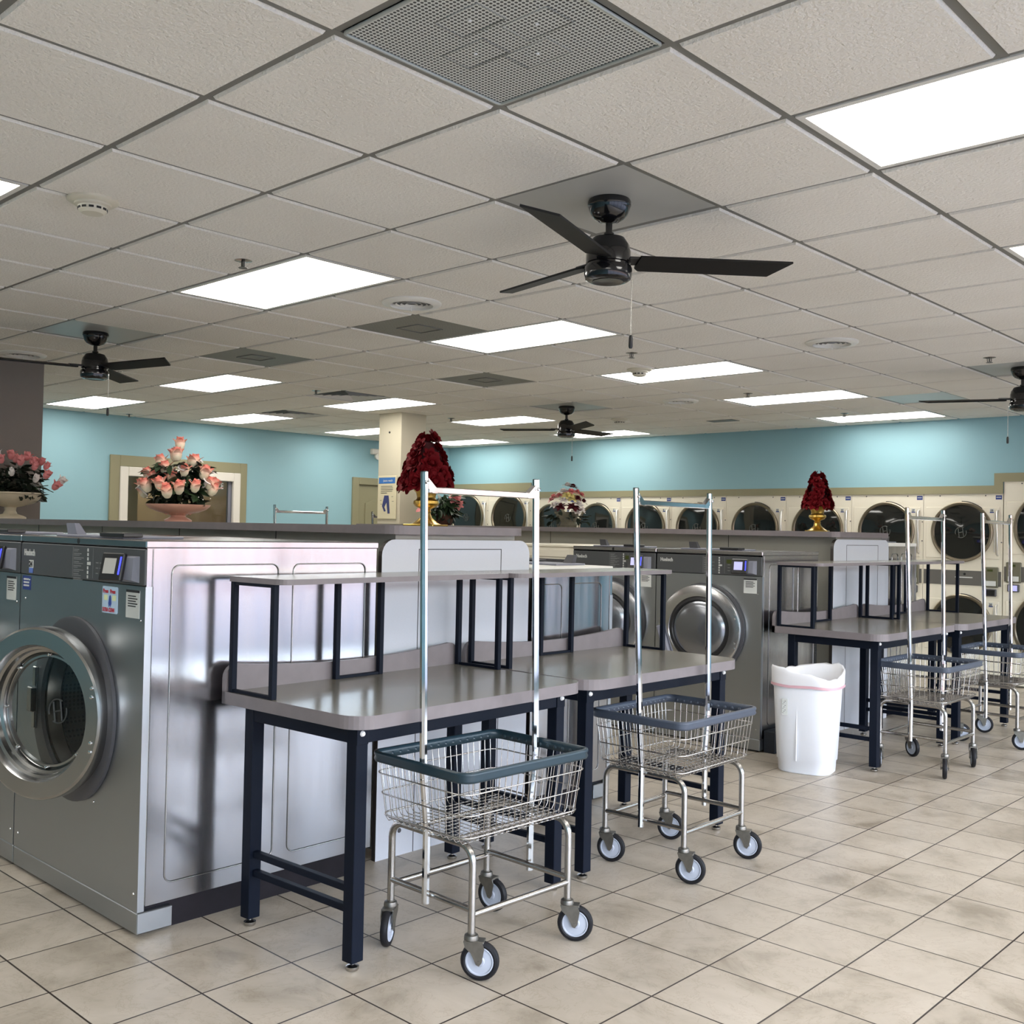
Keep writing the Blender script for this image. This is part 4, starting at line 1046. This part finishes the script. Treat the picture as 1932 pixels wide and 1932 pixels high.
def peach_mat():
    m=bpy.data.materials.new('peach_rose_silk'); m.use_nodes=True; nt=m.node_tree; b=nt.nodes['Principled BSDF']; L=nt.links.new
    tc=nt.nodes.new('ShaderNodeTexCoord'); se=nt.nodes.new('ShaderNodeSeparateXYZ'); L(tc.outputs['Generated'],se.inputs[0])
    n=nt.nodes.new('ShaderNodeTexNoise'); n.inputs['Scale'].default_value=4; L(tc.outputs['Generated'],n.inputs['Vector'])
    ad=nt.nodes.new('ShaderNodeMath'); ad.operation='MULTIPLY_ADD'; ad.inputs[1].default_value=.3; L(n.outputs['Fac'],ad.inputs[0]); L(se.outputs['Z'],ad.inputs[2])
    cr=nt.nodes.new('ShaderNodeValToRGB'); e=cr.color_ramp.elements; e[0].position=.45; e[0].color=(*lin((236,228,200)),1); e[1].position=1.0; e[1].color=(*lin((226,128,112)),1); k=e.new(.85); k.color=(*lin((238,186,164)),1)
    L(ad.outputs[0],cr.inputs[0]); L(cr.outputs[0],b.inputs['Base Color']); b.inputs['Roughness'].default_value=.6
    return m
peach=peach_mat()
def place(me,name,parent,loc,d,roll=0,sc=1):
    """orient local +Z along d"""
    o=bpy.data.objects.new(name,me); C.objects.link(o); o.parent=parent; o.location=loc
    q=Vector(d).normalized().to_track_quat('Z','Y'); o.rotation_mode='QUATERNION'
    q=q@Matrix.Rotation(roll,4,'Z').to_quaternion(); o.rotation_quaternion=q; o.scale=(sc,sc,sc); return o
def foliage(parent,name,m_,n,cx,cz,rx,rz,l,droop=.2,seed=1,zmin=.012,sy=1.0):
    rnd=random.Random(seed); mb=MB()
    for i in range(n):
        a=rnd.uniform(0,2*PI); f=rnd.uniform(.35,1.0); z=cz+rnd.uniform(-1,1)*rz
        x=cx[0]+rx*f*math.cos(a); y=cx[1]+rx*f*math.sin(a)*sy
        ll=l*rnd.uniform(.7,1.25)
        yaw=a+rnd.uniform(-.9,.9); pit=rnd.uniform(-.9,.6)-droop
        mb.M=Matrix.Translation((x,y,z))@Matrix.Rotation(yaw,4,'Z')@Matrix.Rotation(-pit,4,'Y')@Matrix.Rotation(rnd.uniform(-.8,.8),4,'X')
        pts=[(0,0,0),(.25*ll,.18*ll,.03*ll),(.55*ll,.22*ll,.02*ll),(.85*ll,.10*ll,-.05*ll),(ll,0,-.12*ll),(.85*ll,-.10*ll,-.05*ll),(.55*ll,-.22*ll,.02*ll),(.25*ll,-.18*ll,.03*ll),(.5*ll,0,-.02*ll)]
        mb.add(pts,[(0,1,8),(1,2,8),(2,3,8),(3,4,8),(4,5,8),(5,6,8),(6,7,8),(7,0,8)],0,True)
    mb.M=None; mb.v=[(a,b_,max(c,zmin)) for a,b_,c in mb.v]
    o=mb.build(name,m_,parent); o['kind']='stuff'; return o

def rose_cone(label,loc,urn_s,h0,cone_h,cr,n_r,seed):
    t=thing('rose_arrangement',label,'flower arrangement',loc,math.radians(20))
    s=urn_s
    prof=[(0,.0),(.085,0),(.085,.012),(.070,.02),(.060,.028),(.035,.05),(.026,.075),(.030,.085),(.024,.092),(.03,.10),(.060,.112),(.074,.13),(.072,.145),(.056,.155),(.052,.165),(.058,.19),(.078,.215),(.084,.22),(.080,.225),(.0,.21)]
    mb=MB(); mb.lathe([(r*s,z*s) for r,z in prof],48,flute=.02); mb.build('urn',brass,t)
    mb=MB(); mb.bbox(-.095*s,.095*s,-.095*s,.095*s,0,.012*s,.002); mb.build('urn_foot',brass,t)
    rnd=random.Random(seed)
    me=rose_mesh('rose_mesh',[redR],.066*s*1.0,.62)
    zb=.23*s
    # core cone
    mb=MB(); mb.lathe([(0,zb-.01),(cr*.8,zb),(cr*.78,zb+cone_h*.25),(cr*.62,zb+cone_h*.6),(cr*.3,zb+cone_h*.9),(0,zb+cone_h*.97)],20); mb.build('foliage',redR if 0 else mat('dark_red_core',lin((60,6,12)),.8),t)
    k=0; lay=6
    for j in range(lay):
        f=j/(lay-1); rr=cr*(1-.78*f**1.25); z=zb+.01+cone_h*f*.93; nn=max(2,int(n_r*(1-f*.72)))
        for i in range(nn):
            a=2*PI*i/nn+j*.6+rnd.uniform(-.15,.15)
            if j==lay-1 and i==0: d=(0,0,1)
            d=(math.cos(a),math.sin(a),.25+.5*f)
            place(me,'rose',t,(rr*.78*math.cos(a),rr*.78*math.sin(a),z),d,rnd.uniform(0,6),rnd.uniform(.85,1.12)*(1-.25*f))
    place(me,'rose',t,(0,0,zb+cone_h*.93),(.1,0,1),0,.8)
    return t
rose_cone('tall cone of dark red roses in a large gold urn on the near divider',(-1.06,1.86,1.465),.86,0,.235,.120,9,3)
rose_cone('small cone of dark red roses in a gold urn on the far divider',(-1.14,6.13,1.494),.90,0,.235,.098,8,5)

# peach roses in a pink pedestal bowl
t=thing('rose_arrangement','peach roses and white lilies in a pink swirled pedestal bowl','flower arrangement',(-3.02,1.62,1.4655))
mb=MB(); mb.lathe([(0,0),(.085,0),(.088,.010),(.070,.02),(.050,.03),(.046,.04),(.07,.05),(.13,.062),(.18,.082),(.20,.10),(.205,.11),(.195,.108),(0,.09)],48); 
for k in range(10):
    a=2*PI*k/10; mb.tube([((.075+.12*f)*math.cos(a+1.1*f),(.075+.12*f)*math.sin(a+1.1*f),.048+.055*f**.8) for f in [i/6 for i in range(7)]],.006,6)
mb.build('pedestal_bowl',urnP,t)
foliage(t,'foliage',leafM,120,(0,0),.25,.17,.13,.09,seed=3,zmin=.09)
foliage(t,'foliage',leafD,200,(0,0),.22,.14,.15,.10,seed=4,zmin=.10)
t.scale=(.92,.92,.94); bm=bud_mesh([peach],.048); rnd=random.Random(11)
spots=[(0,0,.455),(-.03,.0,.385),(.0,-.05,.385),(.11,-.05,.345),(-.10,-.04,.335),(.06,.05,.35),(-.05,-.10,.29),(.07,-.12,.285),(.17,-.05,.27),(-.17,-.05,.255),(-.12,-.1,.24),(.0,-.14,.235),(.2,-.04,.21),(-.21,-.03,.19),(-.15,-.13,.18),(-.05,-.19,.19),(.06,-.18,.17),(.14,-.13,.185),(.0,-.21,.145),(.21,-.02,.17),(-.22,.02,.15),(.12,.1,.28),(-.1,.1,.27),(0,.15,.2),(.18,.1,.2),(-.18,.1,.18)]
def cam2(x,y): # spots given in picture terms: x to the right, y away
    return (x*.735-y*.68, x*.68+y*.735)
for (x,y,z) in spots:
    X,Y=cam2(x,y); place(bm,'rose',t,(X,Y,z),(X*.9,Y*.9,.25+z*.9),rnd.uniform(0,6),rnd.uniform(.9,1.1))
for (x,y,z) in ((-.10,0,.365),(.11,0,.38),(.19,.0,.31),(-.19,.0,.29),(.19,-.06,.24),(-.21,-.08,.20),(.06,-.12,.32)):
    X,Y=cam2(x,y); mb=MB(); mb.M=Matrix.Translation((X,Y,z))@Matrix.Rotation(math.atan2(Y,X),4,'Z')@Matrix.Rotation(.7,4,'Y')
    mb.lathe([(.004,-.05),(.009,-.01),(.014,.015),(.028,.034),(.034,.030)],12)
    mb.M=None; mb.build('lily',whiteR,t)
mb=MB(); 
for i in range(70):
    a=rnd.uniform(0,2*PI); r_=rnd.uniform(.1,.22); mb.lathe([(0,-.005),(.005,0),(0,.005)],6,(r_*math.cos(a),r_*math.sin(a),rnd.uniform(.10,.34)))
mb.build('babys_breath',whiteR,t)['kind']='stuff'

# pink and white roses in a cream pedestal bowl by the column
t=thing('rose_arrangement','pink and white rosebuds in a cream pedestal bowl at the left edge','flower arrangement',(-5.255,1.50,1.4655))
mb=MB(); mb.lathe([(0,0),(.11,0),(.11,.012),(.09,.022),(.05,.035),(.038,.06),(.042,.085),(.09,.095),(.16,.115),(.20,.15),(.215,.18),(.225,.185),(.225,.195),(.205,.192),(0,.16)],40); mb.build('pedestal_bowl',urnC,t)
foliage(t,'foliage',leafD,300,(0,0),.27,.20,.12,.09,seed=8,zmin=.13)
bp_=bud_mesh([pinkR],.036); bw_=bud_mesh([whiteR],.036); rnd=random.Random(5)
for i,(x,y,z) in enumerate(((-.12,-.05,.42),(-.05,-.1,.44),(.02,-.05,.435),(.08,-.02,.41),(.13,-.05,.43),(.17,-.05,.40),(.21,0,.40),(.0,-.15,.40),(-.1,-.15,.36),(.12,-.12,.39),(.20,-.08,.36),(.26,-.03,.37),(.09,-.18,.31),(.27,-.05,.30),(.22,-.1,.27),(.36,-.02,.26),(.34,-.06,.22),(-.02,.1,.42),(.1,.12,.4),(-.15,.05,.38),(-.2,-.05,.34))):
    X,Y=cam2(x,y); place(bw_ if i in (1,12,14,15) else bp_,'rose',t,(X,Y,z),(X*.8,Y*.8,.30),rnd.uniform(0,6),rnd.uniform(.9,1.1))
mb=MB()
for (x,z) in ((.30,.25),(.34,.2),(.28,.16),(.2,.15)):
    X,Y=cam2(x,-.05); mb.tube([(X*.3,Y*.3,.19),(X*.7,Y*.7,.24),(X,Y,z)],.003,5)
mb.build('stem',leafM,t)

# flowers in a stone planter on the far divider
t=thing('flower_arrangement','mixed pink, yellow and white flowers in a square stone planter','flower arrangement',(-3.74,6.12,1.494),math.radians(30))
mb=MB()
for (z0,z1,a,b_) in ((0,.02,.085,.085),(.02,.05,.095,.078),(.05,.13,.078,.098),(.13,.15,.108,.108)):
    vs=[(-a,-a*.8,z0),(a,-a*.8,z0),(a,a*.8,z0),(-a,a*.8,z0),(-b_,-b_*.8,z1),(b_,-b_*.8,z1),(b_,b_*.8,z1),(-b_,b_*.8,z1)]
    mb.add(vs,[(0,3,2,1),(4,5,6,7),(0,1,5,4),(1,2,6,5),(2,3,7,6),(3,0,4,7)])
mb.build('planter',stone,t)
foliage(t,'foliage',leafD,60,(0,0),.11,.20,.06,.08,seed=12)
rnd=random.Random(21)
meshes=[rose_mesh('bloom_mesh',[m_],.045,1.1) for m_ in (pinkR,whiteR,yellR,burg)]
for i,(x,y,z,m_) in enumerate(((0,0,.40,1),(.05,0,.39,3),(-.04,-.04,.34,1),(.03,-.06,.34,0),(.09,-.03,.34,0),(.13,-.02,.31,0),(-.08,-.05,.30,0),(-.13,-.04,.29,0),(-.15,-.03,.26,0),(.0,-.10,.30,2),(.04,-.1,.27,2),(-.03,-.12,.26,1),(.09,-.08,.28,3),(-.12,-.07,.21,1),(-.07,-.1,.19,3),(.05,-.12,.19,3),(.10,-.1,.22,1),(.12,-.09,.17,1),(.08,-.11,.15,1),(.0,.1,.32,0),(.15,-.02,.25,3))):
    X,Y=cam2(x,y); X,Y=(X*math.cos(-.52)-Y*math.sin(-.52),X*math.sin(-.52)+Y*math.cos(-.52)); place(meshes[m_],'bloom',t,(X,Y,z),(X,Y,.22),rnd.uniform(0,6),rnd.uniform(.8,1.15))

# basket of pink blooms and trailing leaves behind the gold urn
t=thing('flower_basket','brown basket of pink flowers and trailing leaves behind the large gold urn','flower arrangement',(-5.30,5.92,1.494))
mb=MB(); mb.lathe([(0,0),(.10,0),(.115,.03),(.125,.10),(.13,.115),(.12,.115),(0,.09)],28); mb.build('basket',basketM,t)
foliage(t,'foliage',leafM,150,(0,0),.22,.15,.11,.11,seed=31); foliage(t,'foliage',leafD,90,(0,0),.15,.12,.1,.11,seed=32)
for (x,y,z,s_) in ((-.19,-.06,.19,1.1),(-.20,-.02,.30,.6),(.14,-.03,.27,.9),(.17,-.04,.22,.8),(.12,.0,.32,.6)):
    X,Y=cam2(x,y); place(meshes[0],'bloom',t,(X,Y,z),(X*.3+.6,Y*.3-.7,.3),0,s_*1.2)

# ------------------------------------------------------------------ world, sun, camera
w=bpy.data.worlds.new('World'); bpy.context.scene.world=w; w.use_nodes=True
nt=w.node_tree; bg=nt.nodes['Background']
sky=nt.nodes.new('ShaderNodeTexSky'); sky.sky_type='NISHITA'; sky.sun_disc=False; sky.sun_elevation=math.radians(38); sky.sun_rotation=math.radians(90)
nt.links.new(sky.outputs[0],bg.inputs['Color']); bg.inputs['Strength'].default_value=1.35
sun=bpy.data.lights.new('sun','SUN'); sun.energy=7.0; sun.angle=math.radians(.5); sun.color=(1,.93,.82)
so=bpy.data.objects.new('sun',sun); C.objects.link(so)
so.rotation_euler=Vector((.55,.25,-.75)).to_track_quat('-Z','Y').to_euler()   # travels outward over the roof onto the parking lot
# light portal on the storefront opening
pl=bpy.data.lights.new('storefront_portal','AREA'); pl.shape='RECTANGLE'; pl.size=13.3; pl.size_y=HEAD-SILL
pl.cycles.is_portal=True
po=bpy.data.objects.new('storefront_portal',pl); C.objects.link(po); po.location=(XR+.12,2.15,(HEAD+SILL)/2); po.rotation_euler=(PI/2,0,PI/2)

f=1956.427; yaw,pitch,roll=2.32380,.0179084,.0205510
fw=Vector((math.cos(pitch)*math.cos(yaw),math.cos(pitch)*math.sin(yaw),math.sin(pitch)))
r=Vector((math.sin(yaw),-math.cos(yaw),0)); u=r.cross(fw)
r2=math.cos(roll)*r+math.sin(roll)*u; u2=-math.sin(roll)*r+math.cos(roll)*u
cam=bpy.data.cameras.new('camera'); co=bpy.data.objects.new('camera',cam); C.objects.link(co)
M=Matrix(((r2.x,u2.x,-fw.x,2.7396),(r2.y,u2.y,-fw.y,-1.5747),(r2.z,u2.z,-fw.z,1.453),(0,0,0,1)))
co.matrix_world=M
cam.sensor_fit='HORIZONTAL'; cam.sensor_width=36; cam.lens=f/1932*36; cam.clip_start=.05; cam.clip_end=300
sc=bpy.context.scene; sc.camera=co
sc.view_settings.view_transform='Standard'; sc.view_settings.look='None'; sc.view_settings.gamma=1; sc.view_settings.exposure=0.36; sc.view_settings.use_curve_mapping=False
sc.cycles.max_bounces=8; sc.cycles.diffuse_bounces=4; sc.cycles.glossy_bounces=5; sc.cycles.transparent_max_bounces=8
